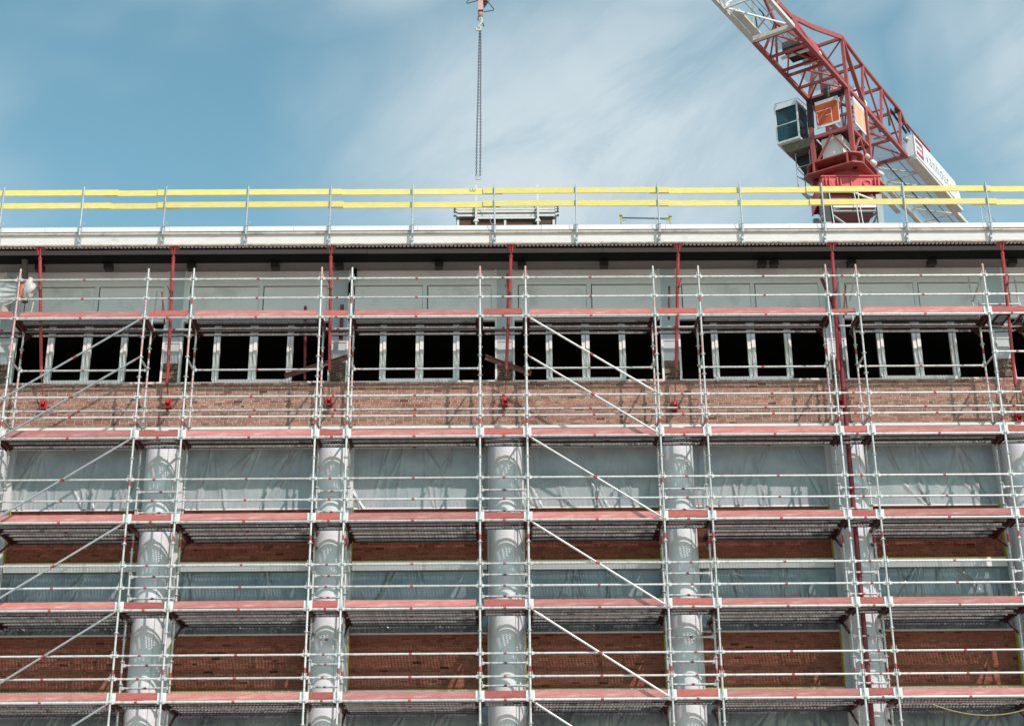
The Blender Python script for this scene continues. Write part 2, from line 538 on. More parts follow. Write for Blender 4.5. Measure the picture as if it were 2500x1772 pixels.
class MB:
    """collects shapes, then links them as one mesh object; z is measured from the top deck"""

    def __init__(self):
        self.v, self.f, self.m, self.s = [], [], [], []

    def add(self, vs, fs, mi=0, smooth=False):
        o = len(self.v)
        self.v += [tuple(p) for p in vs]
        for f in fs:
            self.f.append([o + i for i in f])
            self.m.append(mi)
            self.s.append(smooth)
        return self

    def box(self, x0, x1, y0, y1, z0, z1, mi=0):
        return self.add([(x0, y0, z0), (x1, y0, z0), (x1, y1, z0), (x0, y1, z0), (x0, y0, z1), (x1, y0, z1), (x1, y1, z1), (x0, y1, z1)],
                        [(0, 3, 2, 1), (4, 5, 6, 7), (0, 1, 5, 4), (1, 2, 6, 5), (2, 3, 7, 6), (3, 0, 4, 7)], mi)

    def hexa(self, pts, mi=0):
        return self.add(pts, [(0, 3, 2, 1), (4, 5, 6, 7), (0, 1, 5, 4), (1, 2, 6, 5), (2, 3, 7, 6), (3, 0, 4, 7)], mi)

    def bar(self, p, q, w, h=None, mi=0, upv=(0, 0, 1)):
        """rectangular bar from p to q, w across, h along upv"""
        p, q = Vector(p), Vector(q)
        h = w if h is None else h
        d = (q - p).normalized()
        a = d.cross(Vector(upv))
        if a.length < 1e-3:
            a = d.cross(Vector((0, 1, 0)))
        a.normalize()
        b = a.cross(d).normalized()
        a, b = a * w / 2, b * h / 2
        vs = [p - a - b, p + a - b, p + a + b, p - a + b, q - a - b, q + a - b, q + a + b, q - a + b]
        return self.add(vs, [(0, 1, 2, 3), (7, 6, 5, 4), (4, 5, 1, 0), (5, 6, 2, 1), (6, 7, 3, 2), (7, 4, 0, 3)], mi)

    def tube(self, p, q, r, n=10, mi=0, r1=None, cap=True):
        p, q = Vector(p), Vector(q)
        r1 = r if r1 is None else r1
        d = (q - p).normalized()
        a = d.cross(Vector((0, 0, 1)))
        if a.length < 1e-3:
            a = d.cross(Vector((0, 1, 0)))
        a.normalize()
        b = d.cross(a)
        vs = []
        for c, rr in ((p, r), (q, r1)):
            for i in range(n):
                t = 2 * math.pi * i / n
                vs.append(c + (a * math.cos(t) + b * math.sin(t)) * rr)
        self.add(vs, [(i, i + n, (i + 1) % n + n, (i + 1) % n) for i in range(n)], mi, True)
        if cap:
            self.add(vs, [tuple(range(n)), tuple(range(2 * n - 1, n - 1, -1))], mi)
        return self

    def path(self, pts, r, n=8, mi=0):
        for a, b in zip(pts[:-1], pts[1:]):
            self.tube(a, b, r, n, mi)
        return self

    def lathe(self, c, prof, n=24, mi=0, axis=(0, 0, 1)):
        """prof = [(radius, height)] about axis through c"""
        c = Vector(c)
        ax = Vector(axis).normalized()
        a = ax.cross(Vector((0, 1, 0)))
        if a.length < 1e-3:
            a = ax.cross(Vector((1, 0, 0)))
        a.normalize()
        b = ax.cross(a)
        vs = []
        for rr, hh in prof:
            for i in range(n):
                t = 2 * math.pi * i / n
                vs.append(c + ax * hh + (a * math.cos(t) + b * math.sin(t)) * rr)
        fs = []
        for k in range(len(prof) - 1):
            for i in range(n):
                fs.append((k * n + i, k * n + (i + 1) % n, (k + 1) * n + (i + 1) % n, (k + 1) * n + i))
        return self.add(vs, fs, mi, True)

    def prism(self, poly, off, mi=0):
        """polygon (list of 3D points) pushed along off"""
        n = len(poly)
        off = Vector(off)
        vs = [Vector(p) for p in poly] + [Vector(p) + off for p in poly]
        fs = [tuple(range(n)), tuple(range(2 * n - 1, n - 1, -1))] + [(i, i + n, (i + 1) % n + n, (i + 1) % n) for i in range(n)]
        return self.add(vs, fs, mi)

    def mesh(self, name, mats, origin=(0, 0, 0), lift=True):
        o = Vector(origin)
        dz = H if lift else 0.0
        me = bpy.data.meshes.new(name)
        me.from_pydata([(x - o.x, y - o.y, z + dz - o.z) for x, y, z in self.v], [], self.f)
        mats = mats if isinstance(mats, (list, tuple)) else [mats]
        for m in mats:
            me.materials.append(m)
        me.polygons.foreach_set('material_index', self.m)
        me.polygons.foreach_set('use_smooth', self.s)
        me.update()
        return me

    def build(self, name, mats, parent=None, **tags):
        """origin of the new object sits with its parent thing"""
        o = Vector(parent['base']) if (parent is not None and 'base' in parent) else Vector((0, 0, 0))
        if parent is None and self.v:
            xs = [p[0] for p in self.v]
            ys = [p[1] for p in self.v]
            zs = [p[2] for p in self.v]
            o = Vector(((min(xs) + max(xs)) / 2, (min(ys) + max(ys)) / 2, min(zs) + H))
        ob = bpy.data.objects.new(name, self.mesh(name, mats, o))
        col.objects.link(ob)
        if parent is None:
            ob.location = o
        else:
            ob.parent = parent
            ob_base[ob.name] = o
        for k, v in tags.items():
            ob[k] = v
        return ob


ob_base = {}


def thing(name, label, cat, loc, group=None):
    """an Empty at the base of a thing; loc z is measured from the top deck"""
    e = bpy.data.objects.new(name, None)
    col.objects.link(e)
    e.empty_display_size = 0.3
    e.location = (loc[0], loc[1], loc[2] + H)
    e['label'] = label
    e['category'] = cat
    if group:
        e['group'] = group
    e['base'] = list(e.location)
    return e


def tag(o, label, cat, group=None):
    o['label'] = label
    o['category'] = cat
    if group:
        o['group'] = group
    return o


def sub(mb, name, mats, part, root, **tags):
    """a sub-part: child of a part whose origin sits with the thing"""
    o = Vector(root['base'])
    ob = bpy.data.objects.new(name, mb.mesh(name, mats, o))
    col.objects.link(ob)
    ob.parent = part
    for k, v in tags.items():
        ob[k] = v
    return ob


def place(name, me, parent, root, x, y, z, rot=None):
    """a part that shares its mesh data; x, y, z from the top deck; parent's origin = root's"""
    ob = bpy.data.objects.new(name, me)
    col.objects.link(ob)
    ob.parent = parent
    b = root['base']
    ob.location = (x - b[0], y - b[1], z + H - b[2])
    if rot:
        ob.rotation_euler = rot
    return ob


def structure(o):
    o['kind'] = 'structure'
    return o


# ------------------------------------------------------------------ ground
g = MB().add([(-900, -900, 0), (900, -900, 0), (900, 900, 0), (-900, 900, 0)], [(0, 1, 2, 3)])
go = bpy.data.objects.new('ground', g.mesh('ground', ground_m, lift=False))
col.objects.link(go)
structure(go)
pv = MB().box(-60, 60, -22, 1.0, 0.0, 0.13)
po = bpy.data.objects.new('pavement', pv.mesh('pavement', pave_m, lift=False))
col.objects.link(po)
structure(po)

# ------------------------------------------------------------------ the building
X0, X1 = -16.2, 17.2
building = thing('brick_building', 'long brick building with round white columns and a white roof edge', 'building', (0.5, 7.0, -H))
AX = [0.59 + 4.08 * k for k in range(-4, 5)]            # axes of piers and columns
part = lambda mb, name, mats, **t: mb.build(name, mats, building, **t)

# body behind the facade: dark rooms, floors and roof
b = MB()
b.box(X0, X1, 13.8, 14.0, -H + 0.003, 2.2)
b.box(X0, X0 + 0.2, 2.1, 13.797, -H + 0.003, 2.2)
b.box(X1 - 0.2, X1, 2.1, 13.797, -H + 0.003, 2.2)
part(b, 'rear_wall', mortar_m)
b = MB()
for z in (-14.6, -11.6, -8.6, -5.6, -2.62):
    b.box(X0 + 0.2, X1 - 0.2, 2.08, 13.79, z, z + 0.12)
b.box(X0 + 0.2, X1 - 0.2, 1.47, 13.79, 1.0, 1.1)
b.box(X0 + 0.2, X1 - 0.2, 6.0, 6.1, -1.3, 1.0)
b.box(X0 + 0.2, X1 - 0.2, 1.47, 5.9, -1.4, -1.32)
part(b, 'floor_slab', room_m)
b = MB()
b.box(X0 - 0.3, X1 + 0.3, 0.06, 14.2, 2.18, 2.26)
part(b, 'roof', roof_m)

# roof edge, from the front inwards
b = MB().box(X0 - 0.3, X1 + 0.3, -0.13, 0.055, 1.872, 2.176)
part(b, 'fascia', fascia_m)
b = MB()
x = X0 - 0.3
while x < X1 + 0.3:                                       # flashing in lengths, each lapping a hair over the next
    x2 = min(x + 3.0, X1 + 0.3)
    dy = random.uniform(-0.004, 0.004)
    b.box(x, x2 - 0.006, -0.188 + dy, 0.2, 2.186, 2.31 + random.uniform(-0.004, 0.004))
    x = x2
part(b, 'roof_flashing', flash_m)
b = MB().tube((X0 - 0.3, -0.150, 2.137), (X1 + 0.3, -0.150, 2.137), 0.035, 12)
part(b, 'gutter', beige_m)
b = MB()
x = X0 - 0.3
while x < X1 + 0.3:                                       # broken drip edge under the fascia
    x2 = min(x + random.uniform(0.25, 1.1), X1 + 0.3)
    b.box(x, x2, -0.128, -0.05, 1.838 + random.uniform(0, 0.008), 1.870)
    x = x2
part(b, 'drip_edge', dirty_m)
b = MB()
x = X0
while x < X1:                                             # ribs of the corrugated strip below it
    b.box(x, x + 0.05, -0.048, 0.030, 1.842 + random.uniform(0, 0.006), 1.870)
    x += 0.095
part(b, 'corrugated_strip', fascia_m, kind='stuff')
b = MB().box(X0, X1, -0.045, 0.035, 1.862, 1.871)
part(b, 'soffit_board', dark_block)
b = MB().box(X0, X1, 0.057, 0.137, 1.846, 2.0).box(X0, X1, 0.38, 0.87, 1.835, 2.178)  # narrow strip puts the groove's shade in black; wide strip is plain black
part(b, 'black_soffit_strip', black_m)
b = MB()
x = X0
while x < X1:
    x2 = min(x + random.uniform(2.0, 4.2), X1)
    b.box(x, x2 - 0.008, 0.139, 0.378, 1.842 + random.uniform(-0.005, 0.005), 2.176)
    x = x2
part(b, 'concrete_edge_beam', soffit_m)
b = MB().box(X0, X1, 0.872, 1.46, 1.842, 2.17)
part(b, 'soffit', soffit_m)
for px in (-10.9, -9.2, -7.15, -5.08, -4.9 + 1.4, -1.03, 1.02, 3.06, 6.98, 7.28, 9.2, 11.2, 13.2, -13.0, 15.2):
    part(MB().box(px - 0.1, px + 0.1, 0.84, 1.06, 1.70, 1.834), 'beam_bracket', dark_block)

# upper wall: panels over a strip of open windows
FY = 1.35
for k in range(len(AX) - 1):
    a0, a1 = AX[k] + 0.24, AX[k + 1] - 0.24
    mid = (a0 + a1) / 2 + 0.06
    fr = MB()                                             # frame round the two panels
    fr.box(a0, a1, FY + 0.02, 1.47, 1.55, 1.84)
    fr.box(a0, a1, FY - 0.004, FY + 0.11, 1.43, 1.548)
    fr.box(a0, a0 + 0.09, FY + 0.001, FY + 0.11, 0.60, 1.428)
    fr.box(a1 - 0.09, a1, FY + 0.001, FY + 0.11, 0.60, 1.428)
    fr.box(mid - 0.055, mid + 0.055, FY - 0.003, FY + 0.11, 0.60, 1.428)
    fr.box(a0, a1, FY - 0.004, FY + 0.11, 0.47, 0.598)
    w = part(fr, 'window_frame', frame_m)
    for c0, c1 in ((a0 + 0.09, mid - 0.055), (mid + 0.055, a1 - 0.09)):
        gp = MB().box(c0 + 0.001, c1 - 0.001, FY + 0.05, FY + 0.10, 0.602, 1.426)
        sub(gp, 'joint_backing', gap_m, w, building)
        pn = MB().box(c0 + 0.026, c1 - 0.008, FY + 0.008, FY + 0.049, 0.604, 1.404)
        sub(pn, 'wall_panel', panel_m, w, building)
    # mullions of the open windows: narrow, wide, narrow (each a stepped double profile)
    span = a1 - a0
    for f, hw in ((0.235, 0.075), (0.485, 0.095), (0.735, 0.075)):
        xm = a0 + span * f
        mm = MB()
        mm.box(xm - hw, xm - 0.012, FY + 0.03, FY + 0.12, -1.06, 0.468)
        mm.box(xm + 0.006, xm + hw, FY + 0.005, FY + 0.12, -1.06, 0.468)
        mm.box(xm - 0.012, xm + 0.006, FY + 0.07, FY + 0.12, -1.06, 0.468)
        sub(mm, 'mullion', frame_m, w, building)
    sl = MB().box(a0, a0 + span * 0.22, FY + 0.0, FY + 0.12, -1.14, -1.118)
    sl.box(a0 + span * 0.22, a0 + span * 0.75, FY - 0.01, FY + 0.12, -1.14, -1.062)
    sl.box(a0 + span * 0.75, a1, FY + 0.0, FY + 0.12, -1.14, -1.112)
    sub(sl, 'sill', frame_m, w, building)
for ax in AX:
    pf = MB()
    pf.box(ax - 0.24, ax - 0.19, FY - 0.012, 1.47, -1.14, 1.84)
    pf.box(ax + 0.19, ax + 0.24, FY - 0.012, 1.47, -1.14, 1.84)
    pf.box(ax - 0.19, ax + 0.19, FY - 0.005, FY + 0.05, -0.10, -0.02)
    pr = part(pf, 'pier', frame_m)
    pn = MB().box(ax - 0.188, ax + 0.188, FY + 0.002, 1.46, -0.018, 1.84)
    pn.box(ax - 0.188, ax + 0.188, FY + 0.012, 1.46, -0.62, -0.102)
    sub(pn, 'pier_panel', pier_blue, pr, building)
    rb = MB()                                             # bare masonry low down, rough courses
    for i in range(9):
        z0 = -1.14 + i * 0.058
        xx = ax - 0.188
        while xx < ax + 0.18:
            x2 = min(xx + random.choice((0.1, 0.14, 0.2)), ax + 0.188)
            rb.box(xx + 0.004, x2 - 0.004, FY + 0.01 + random.uniform(-0.02, 0.03), 1.44, z0 + 0.004, z0 + 0.052)
            xx = x2
    rb.box(ax - 0.188, ax + 0.188, FY + 0.055, 1.46, -1.14, -0.622)
    sub(rb, 'bare_masonry', rubble_m, pr, building)

# brick band, and the ledge and soffit under it
BY = 1.03
part(MB().box(X0, X1, BY + 0.045, FY - 0.02, -1.351, -1.315), 'rubble_cap', rubble_m)
wall_band = part(MB().box(X0, X1, BY + 0.006, FY - 0.02, -2.398, -1.352).box(X0, X1, FY - 0.018, FY + 0.1, -2.39, -1.145), 'band_wall', mortar_m)
part(MB().box(X0, X1, 0.955, 1.9, -2.475, -2.400), 'stone_ledge', ledge_m)
part(MB().box(X0, X1, 1.0, 2.08, -2.62, -2.478), 'band_soffit', dirty_m)


def course_bricks(z0, z1, xa, xb, y, pitch=0.0625, seed=1, sheared=0.004):
    """positions of bricks laid in a wild bond: (x0, x1, z0, z1, front y)"""
    rnd = random.Random(seed)
    out = []
    n = int(round((z1 - z0) / pitch))
    p = (z1 - z0) / n
    for i in range(n):
        x = xa - rnd.choice((0.0, 0.055, 0.11, 0.165))
        while x < xb:
            L_ = rnd.choice((0.215, 0.215, 0.215, 0.105))
            xs, xe = max(x + 0.007, xa), min(x + L_ - 0.007, xb)
            if xe - xs > 0.03:
                out.append((xs, xe, z0 + i * p + 0.0055, z0 + (i + 1) * p - 0.0055, y + rnd.uniform(-sheared, sheared)))
            x += L_
    return out


def brick_box(mb, q, back):
    x0, x1, z0, z1, y = q
    mb.add([(x0, y, z0), (x1, y, z0), (x1, y, z1), (x0, y, z1), (x0, back, z0), (x1, back, z0), (x1, back, z1), (x0, back, z1)],
           [(0, 1, 2, 3), (4, 0, 3, 7), (1, 5, 6, 2), (3, 2, 6, 7), (4, 5, 1, 0)])


band = course_bricks(-2.395, -1.35, X0, X1, BY, seed=3)
# a slightly rough, uneven top course standing on end
x = X0
rt_ = random.Random(11)
while x < X1:
    w_ = rt_.choice((0.06, 0.1, 0.2))
    band.append((x + 0.004, min(x + w_ - 0.004, X1), -1.345, -1.345 + rt_.uniform(0.045, 0.08), BY + rt_.uniform(-0.012, 0.02)))
    x += w_
vis = [q for q in band if -2.42 < q[2] and q[1] - q[0] > 0.18 and q[2] < -1.45]
vis.sort(key=lambda q: abs((q[0] + q[1]) / 2 - 2.6) + abs(q[2] + 1.9) * 0.2)
singles = set(vis[:300])
rest = MB()
sbm = MB()
brick_box(sbm, (-0.1025, 0.1025, -0.026, 0.026, -0.0), 0.022)
single_me = sbm.mesh('brick', brick_one, lift=False)
for q in band:
    if q in singles:
        place('brick', single_me, wall_band, building, (q[0] + q[1]) / 2, q[4], (q[2] + q[3]) / 2)
    else:
        brick_box(rest, q, BY + 0.014)
sub(rest, 'brickwork', brick_many, wall_band, building, kind='stuff')

# lower walls between the piers
GY = 1.88
lower = part(MB().box(X0, X1, GY + 0.006, 2.08, -5.50, -4.20).box(X0, X1, GY + 0.006, 2.08, -8.50, -7.20)
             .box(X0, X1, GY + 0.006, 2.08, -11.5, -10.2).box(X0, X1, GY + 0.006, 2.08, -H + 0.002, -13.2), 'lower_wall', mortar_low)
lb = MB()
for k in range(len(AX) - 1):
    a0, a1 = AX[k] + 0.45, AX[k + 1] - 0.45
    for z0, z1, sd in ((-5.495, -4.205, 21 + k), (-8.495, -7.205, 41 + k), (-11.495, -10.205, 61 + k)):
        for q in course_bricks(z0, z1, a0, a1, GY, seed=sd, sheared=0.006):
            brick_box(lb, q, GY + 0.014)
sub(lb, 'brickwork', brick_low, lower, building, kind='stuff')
for k in range(len(AX) - 1):
    a0, a1 = AX[k] + 0.45, AX[k + 1] - 0.45
    for zt in (-5.50, -8.50, -11.5):
        part(MB().box(a0, a1, 1.745, 2.07, zt - 0.21, zt - 0.003), 'lintel', frame_m)
        part(MB().box(a0, a1, 1.76, 1.874, zt, zt + 0.022), 'insulation_strip', insul_m)
    for zb in (-4.20, -7.20, -10.2):
        part(MB().box(a0, a1, GY - 0.05, GY + 0.19, zb - 0.003, zb + 0.035), 'window_sill', frame_m)
for ax in AX:
    part(MB().box(ax - 0.43, ax + 0.43, 1.71, 2.07, -H + 0.002, -2.622), 'flat_pier', column_m)
    for z0, z1 in ((-5.50, -4.2), (-8.5, -7.2), (-11.5, -10.2)):
        part(MB().box(ax - 0.449, ax - 0.431, 1.722, 1.875, z0, z1), 'insulation_strip', insul_m)
        part(MB().box(ax + 0.431, ax + 0.449, 1.722, 1.875, z0, z1), 'insulation_strip', insul_m)
    c = MB().lathe((ax, 1.31, 0), [(0.385, -H + 0.002), (0.385, -2.48)], 40)
    cl = part(c, 'column', column_m)
    sm = MB().box(ax + 0.20, ax + 0.212, 0.965, 0.985, -H + 0.002, -2.48)
    sub(sm, 'column_seam', pier_blue, cl, building)
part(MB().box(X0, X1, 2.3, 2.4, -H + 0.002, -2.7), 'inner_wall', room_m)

# ------------------------------------------------------------------ plastic sheets over the lower windows
ROWN = ('upper', 'middle', 'lowest')
BAYN = ('beyond the left edge', 'in the first bay from the left', 'in the second bay from the left', 'in the third bay from the left',
        'in the fourth bay from the left', 'in the fifth bay from the left', 'in the sixth bay at the right edge', 'beyond the right edge')


def film(x0, x1, z0, z1, seed, nfold):
    rnd = random.Random(seed)
    nx, nz = 150, 50
    folds = []
    for i in range(nfold):                               # gathers fanning from nail points on the top and bottom edges
        top = rnd.random() < 0.4
        cx = x0 + (x1 - x0) * (i + rnd.uniform(0.1, 0.9)) / nfold
        lean = rnd.uniform(-0.5, 0.5)
        m_ = rnd.randint(2, 5)
        for j in range(m_):
            ang = lean + 0.16 * (j - m_ / 2) + rnd.uniform(-0.05, 0.05)
            ln = rnd.uniform(0.45, 1.0) * (z1 - z0)
            ax, az = cx + rnd.uniform(-0.10, 0.10), (z1 if top else z0)
            bx, bz = ax + math.sin(ang) * ln, az + (-1 if top else 1) * math.cos(ang) * ln
            folds.append((ax, az, bx, bz, rnd.uniform(0.020, 0.042), rnd.uniform(0.016, 0.042)))
    for i in range(5):
        ax = rnd.uniform(x0, x1)
        folds.append((ax, z1, ax + rnd.uniform(-0.05, 0.05), z0, rnd.uniform(0.01, 0.03), rnd.uniform(0.006, 0.014)))
    vs = []
    for j in range(nz + 1):
        for i in range(nx + 1):
            x = x0 + (x1 - x0) * i / nx
            z = z0 + (z1 - z0) * j / nz
            y = 1.845 - 0.018 * math.sin(math.pi * j / nz) * (1 + 0.6 * math.sin(x * 2.3 + seed))
            hem = max(0.0, 1 - (z - z0) / 0.16) * (0.25 if z0 > -5 else 1.0)              # bunched hem nailed along the sill
            y -= 0.045 * hem * abs(math.sin(x * 23 + 1.7 * math.sin(x * 7.3 + seed)))
            for ax, az, bx, bz, wd, am in folds:
                dx, dz = bx - ax, bz - az
                L2 = dx * dx + dz * dz
                t = ((x - ax) * dx + (z - az) * dz) / L2
                if -0.02 < t < 1:
                    px, pz = ax + t * dx - x, az + t * dz - z
                    dd = (px * px + pz * pz) / (wd * wd * (0.5 + t))
                    if dd < 6:
                        y -= am * math.exp(-dd) * (1 - t) ** 0.5
            vs.append((x, y, z))
    fs = [(j * (nx + 1) + i, j * (nx + 1) + i + 1, (j + 1) * (nx + 1) + i + 1, (j + 1) * (nx + 1) + i) for j in range(nz) for i in range(nx)]
    return MB().add(vs, fs, 0, True)


for k in range(len(AX) - 1):
    a0, a1 = AX[k] + 0.42, AX[k + 1] - 0.42
    for r_, (z0, z1) in enumerate(((-4.17, -2.64), (-7.17, -5.72), (-10.17, -8.72))):
        if k in (0, 7):
            continue
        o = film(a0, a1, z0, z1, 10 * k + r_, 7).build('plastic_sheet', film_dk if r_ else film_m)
        tag(o, 'grey plastic film over the %s row window %s' % (ROWN[r_], BAYN[k]), 'plastic sheet', 'plastic sheets over the windows')

# ------------------------------------------------------------------ scaffold
XS = [-12.12, -11.03, -7.96, -6.87, -3.80, -3.07, 0.0, 1.09, 4.16, 5.25, 8.32, 9.05, 12.12, 13.21]
DECKS = [0.0, -3.0, -5.0, -7.0, -9.0]
scaf = thing('scaffold', 'galvanised tube scaffold with perforated decks and pink toe boards in front of the facade', 'scaffold', (0.5, 0.36, -H))
SB = scaf['base']


def standard_mesh(ztop, zbot, segs):
    mb = MB()
    z = zbot
    cuts = sorted(segs, key=lambda s: s[0])
    for a, c, mi in cuts:
        if a > z:
            mb.tube((0, 0, z), (0, 0, a), 0.0242, 10, 0, cap=False)
        mb.tube((0, 0, a), (0, 0, c), 0.0252, 10, mi, cap=False)
        z = c
    mb.tube((0, 0, z), (0, 0, ztop), 0.0242, 10, 0)
    mb.tube((0, 0, ztop), (0, 0, ztop + 0.012), 0.019, 10, 0)
    return mb


def rosette_mesh(ztop, zbot):
    mb = MB()
    z = math.floor(ztop / 0.5) * 0.5
    while z > zbot:
        mb.lathe((0, 0, z), [(0.024, -0.006), (0.058, -0.005), (0.058, 0.005), (0.024, 0.006)], 8)
        mb.tube((0, 0, z - 0.035), (0, 0, z + 0.03), 0.028, 8)
        z -= 0.5
    return mb


seg_a = [(-2.72, -2.60, 1), (-5.45, -5.33, 1), (-8.42, -8.3, 1), (0.34, 0.52, 1), (-0.98, -0.45, 2)]
seg_b = [(-2.72, -2.60, 1), (-4.15, -3.95, 1), (-5.45, -5.33, 1), (-8.42, -8.3, 1), (0.20, 0.42, 2), (-0.90, -0.35, 2)]
seg_c = [(-2.7, -2.58, 1), (-8.40, -8.28, 1), (1.0, 1.3, 2), (-5.45, -5.33, 1)]
seg_p = [(-2.7, -2.58, 1), (-8.40, -8.28, 1), (-1.1, 1.25, 2)]
std_mats = [galv, red_band, pink_std]
SMESH = []
for sg in (seg_a, seg_b, seg_c, seg_p):
    SMESH.append(standard_mesh(1.28, -H + 0.12, sg).mesh('standard', std_mats, lift=False))
ROS = rosette_mesh(1.1, -H + 0.3).mesh('rosette', galv, lift=False)
IST = standard_mesh(0.30, -H + 0.12, [(-0.75, -0.6, 1), (-3.0, -2.75, 1), (-5.4, -5.2, 1), (-8.4, -8.25, 1), (-1.6, -1.25, 2)]).mesh('standard', [galv_inner, red_band, pink_std], lift=False)
IROS = rosette_mesh(0.1, -H + 0.3).mesh('rosette', galv_inner, lift=False)
BASE = MB().box(-0.075, 0.075, -0.075, 0.075, 0.0, 0.008).tube((0, 0, 0.008), (0, 0, 0.16), 0.018, 8).mesh('base_plate', galv, lift=False)
pick = [0, 3, 1, 0, 2, 0, 2, 2, 1, 0, 2, 2, 2, 0]
for i, xs in enumerate(XS):
    s = place('standard', SMESH[pick[i]], scaf, scaf, xs, 0, 0)
    rr = bpy.data.objects.new('rosette', ROS)
    col.objects.link(rr)
    rr.parent = s
    rr['kind'] = 'stuff'
    place('base_plate', BASE, scaf, scaf, xs, 0, -H + 0.131)
    s = place('standard', IST, scaf, scaf, xs, 0.73, 0)
    rr = bpy.data.objects.new('rosette', IROS)
    col.objects.link(rr)
    rr.parent = s
    rr['kind'] = 'stuff'
    place('base_plate', BASE, scaf, scaf, xs, 0.73, -H + 0.131)


def ledger_mesh(L_, m0):
    mb = MB()
    mb.tube((0.06, 0, 0), (L_ - 0.06, 0, 0), 0.0242, 10, 0)
    c = L_ / 2 + random.uniform(-0.02, 0.02)
    mb.tube((c - 0.032, 0, 0), (c + 0.032, 0, 0), 0.0254, 10, 1)
    for x_, s_ in ((0.0, 1), (L_, -1)):
        a_, b_ = sorted((x_ + s_ * 0.028, x_ + s_ * 0.085))
        mb.box(a_, b_, -0.022, 0.022, -0.034, 0.034)                       # wedge head
        a_, b_ = sorted((x_ + s_ * 0.040, x_ + s_ * 0.050))
        mb.box(a_, b_, -0.03, -0.023, -0.05, 0.105)                         # wedge
    return mb.mesh('ledger', [m0, red_band], lift=False)


LM, LI = {}, {}
for L_ in (3.07, 1.09, 0.73):
    LM[L_] = ledger_mesh(L_, galv)
    LI[L_] = ledger_mesh(L_, galv_inner)


def bays():
    for i in range(len(XS) - 1):
        L_ = round(XS[i + 1] - XS[i], 2)
        yield i, XS[i], XS[i + 1], L_, L_ > 2


for i, xa, xb, L_, main in bays():
    for dz in DECKS:
        place('ledger', LM[L_], scaf, scaf, xa, 0, dz)
        if main:
            place('ledger', LI[L_], scaf, scaf, xa, 0.73, dz - (0.0 if dz == 0 else 0.02))
        for h_ in (1.0, 0.5):
            place('guard_rail', LM[L_], scaf, scaf, xa, 0, dz + h_)
    if main:
        place('guard_rail', LI[L_], scaf, scaf, xa, 0.73, -1.05)
    else:
        place('ledger', LI[L_], scaf, scaf, xa, 0.73, 0.0)
        for z_ in (-4.08, -4.58, -6.08, -6.58, -8.08, -8.58):
            place('guard_rail', LI[L_], scaf, scaf, xa, 0.73, z_)
        if i in (4, 8, 10):
            place('guard_rail', LI[L_], scaf, scaf, xa, 0.73, -7.53)
    place('guard_rail', LI[L_], scaf, scaf, xa, 0.73, -2.08)
place('guard_rail', LM[1.09], scaf, scaf, XS[12], 0.0, -0.98)
place('guard_rail', LI[1.09], scaf, scaf, XS[12], 0.73, 0.55)

# transoms and the inner brackets
TR = MB().bar((0, 0.03, 0), (0, 0.70, 0), 0.05, 0.06).bar((0, 0.06, -0.06), (0, 0.66, -0.06), 0.02, 0.05).mesh('transom', maroon, lift=False)
TR2 = MB().tube((0, 0.04, 0), (0, 0.69, 0), 0.0242, 8).mesh('transom', galv_inner, lift=False)
CN = MB().bar((0, 0.76, -0.02), (0, 1.74, -0.02), 0.05, 0.07).bar((0, 0.765, -0.50), (0, 1.55, -0.05), 0.04, 0.04).mesh('inner_bracket', maroon, lift=False)
CNS = MB().bar((0, 0.76, -0.02), (0, 1.11, -0.02), 0.05, 0.07).bar((0, 0.765, -0.30), (0, 1.02, -0.05), 0.04, 0.04).mesh('inner_bracket', maroon, lift=False)
GUS = MB().add([(-0.02, 0.05, -0.05), (-0.02, 0.42, -0.05), (-0.02, 0.05, -0.30), (0.02, 0.05, -0.05), (0.02, 0.42, -0.05), (0.02, 0.05, -0.30)],
               [(0, 1, 2), (5, 4, 3), (0, 2, 5, 3), (0, 3, 4, 1), (1, 4, 5, 2)]).mesh('gusset', maroon, lift=False)
for i, xs in enumerate(XS):
    for dz in DECKS:
        for off in (-0.045, 0.045):
            place('transom', TR, scaf, scaf, xs + off, 0, dz - 0.01)
        if dz == 0:
            place('inner_bracket', CNS, scaf, scaf, xs, 0, dz - 0.01)
        elif dz < -3.5:
            place('inner_bracket', CN, scaf, scaf, xs, 0, dz - 0.01)
    for z_ in (-1.05, -2.55):
        place('transom', TR2, scaf, scaf, xs, 0, z_)


def plank_mesh(L_, front=False):
    mb = MB()
    fm = 1 if front else 3  # only the sunlit front flange keeps the bright steel
    w = 0.155
    a, b_ = 0.05, L_ - 0.05
    mb.add([(a, -w, 0), (b_, -w, 0), (b_, w, 0), (a, w, 0)], [(0, 1, 2, 3)], 0)          # punched top sheet
    mb.box(a, b_, -w - 0.003, -w, -0.062, 0.002, fm)                                          # side flanges
    mb.box(a, b_, w, w + 0.003, -0.062, 0.002, 3)
    mb.box(a, b_, -w, -w + 0.040, -0.066, -0.062, 4)                                         # returned lips, widened and blackened for the shade between planks
    mb.box(a, b_, w - 0.030, w + 0.016, -0.066, -0.062, 4)
    for x0_, x1_ in ((a - 0.03, a + 0.05), (b_ - 0.05, b_ + 0.03)):
        mb.box(x0_, x1_, -w + 0.002, w - 0.002, -0.050, -0.003, 2)                            # end hooks
    return mb.mesh('deck_plank', [perf_m, galv, maroon, flange_m, lip_m], lift=False)


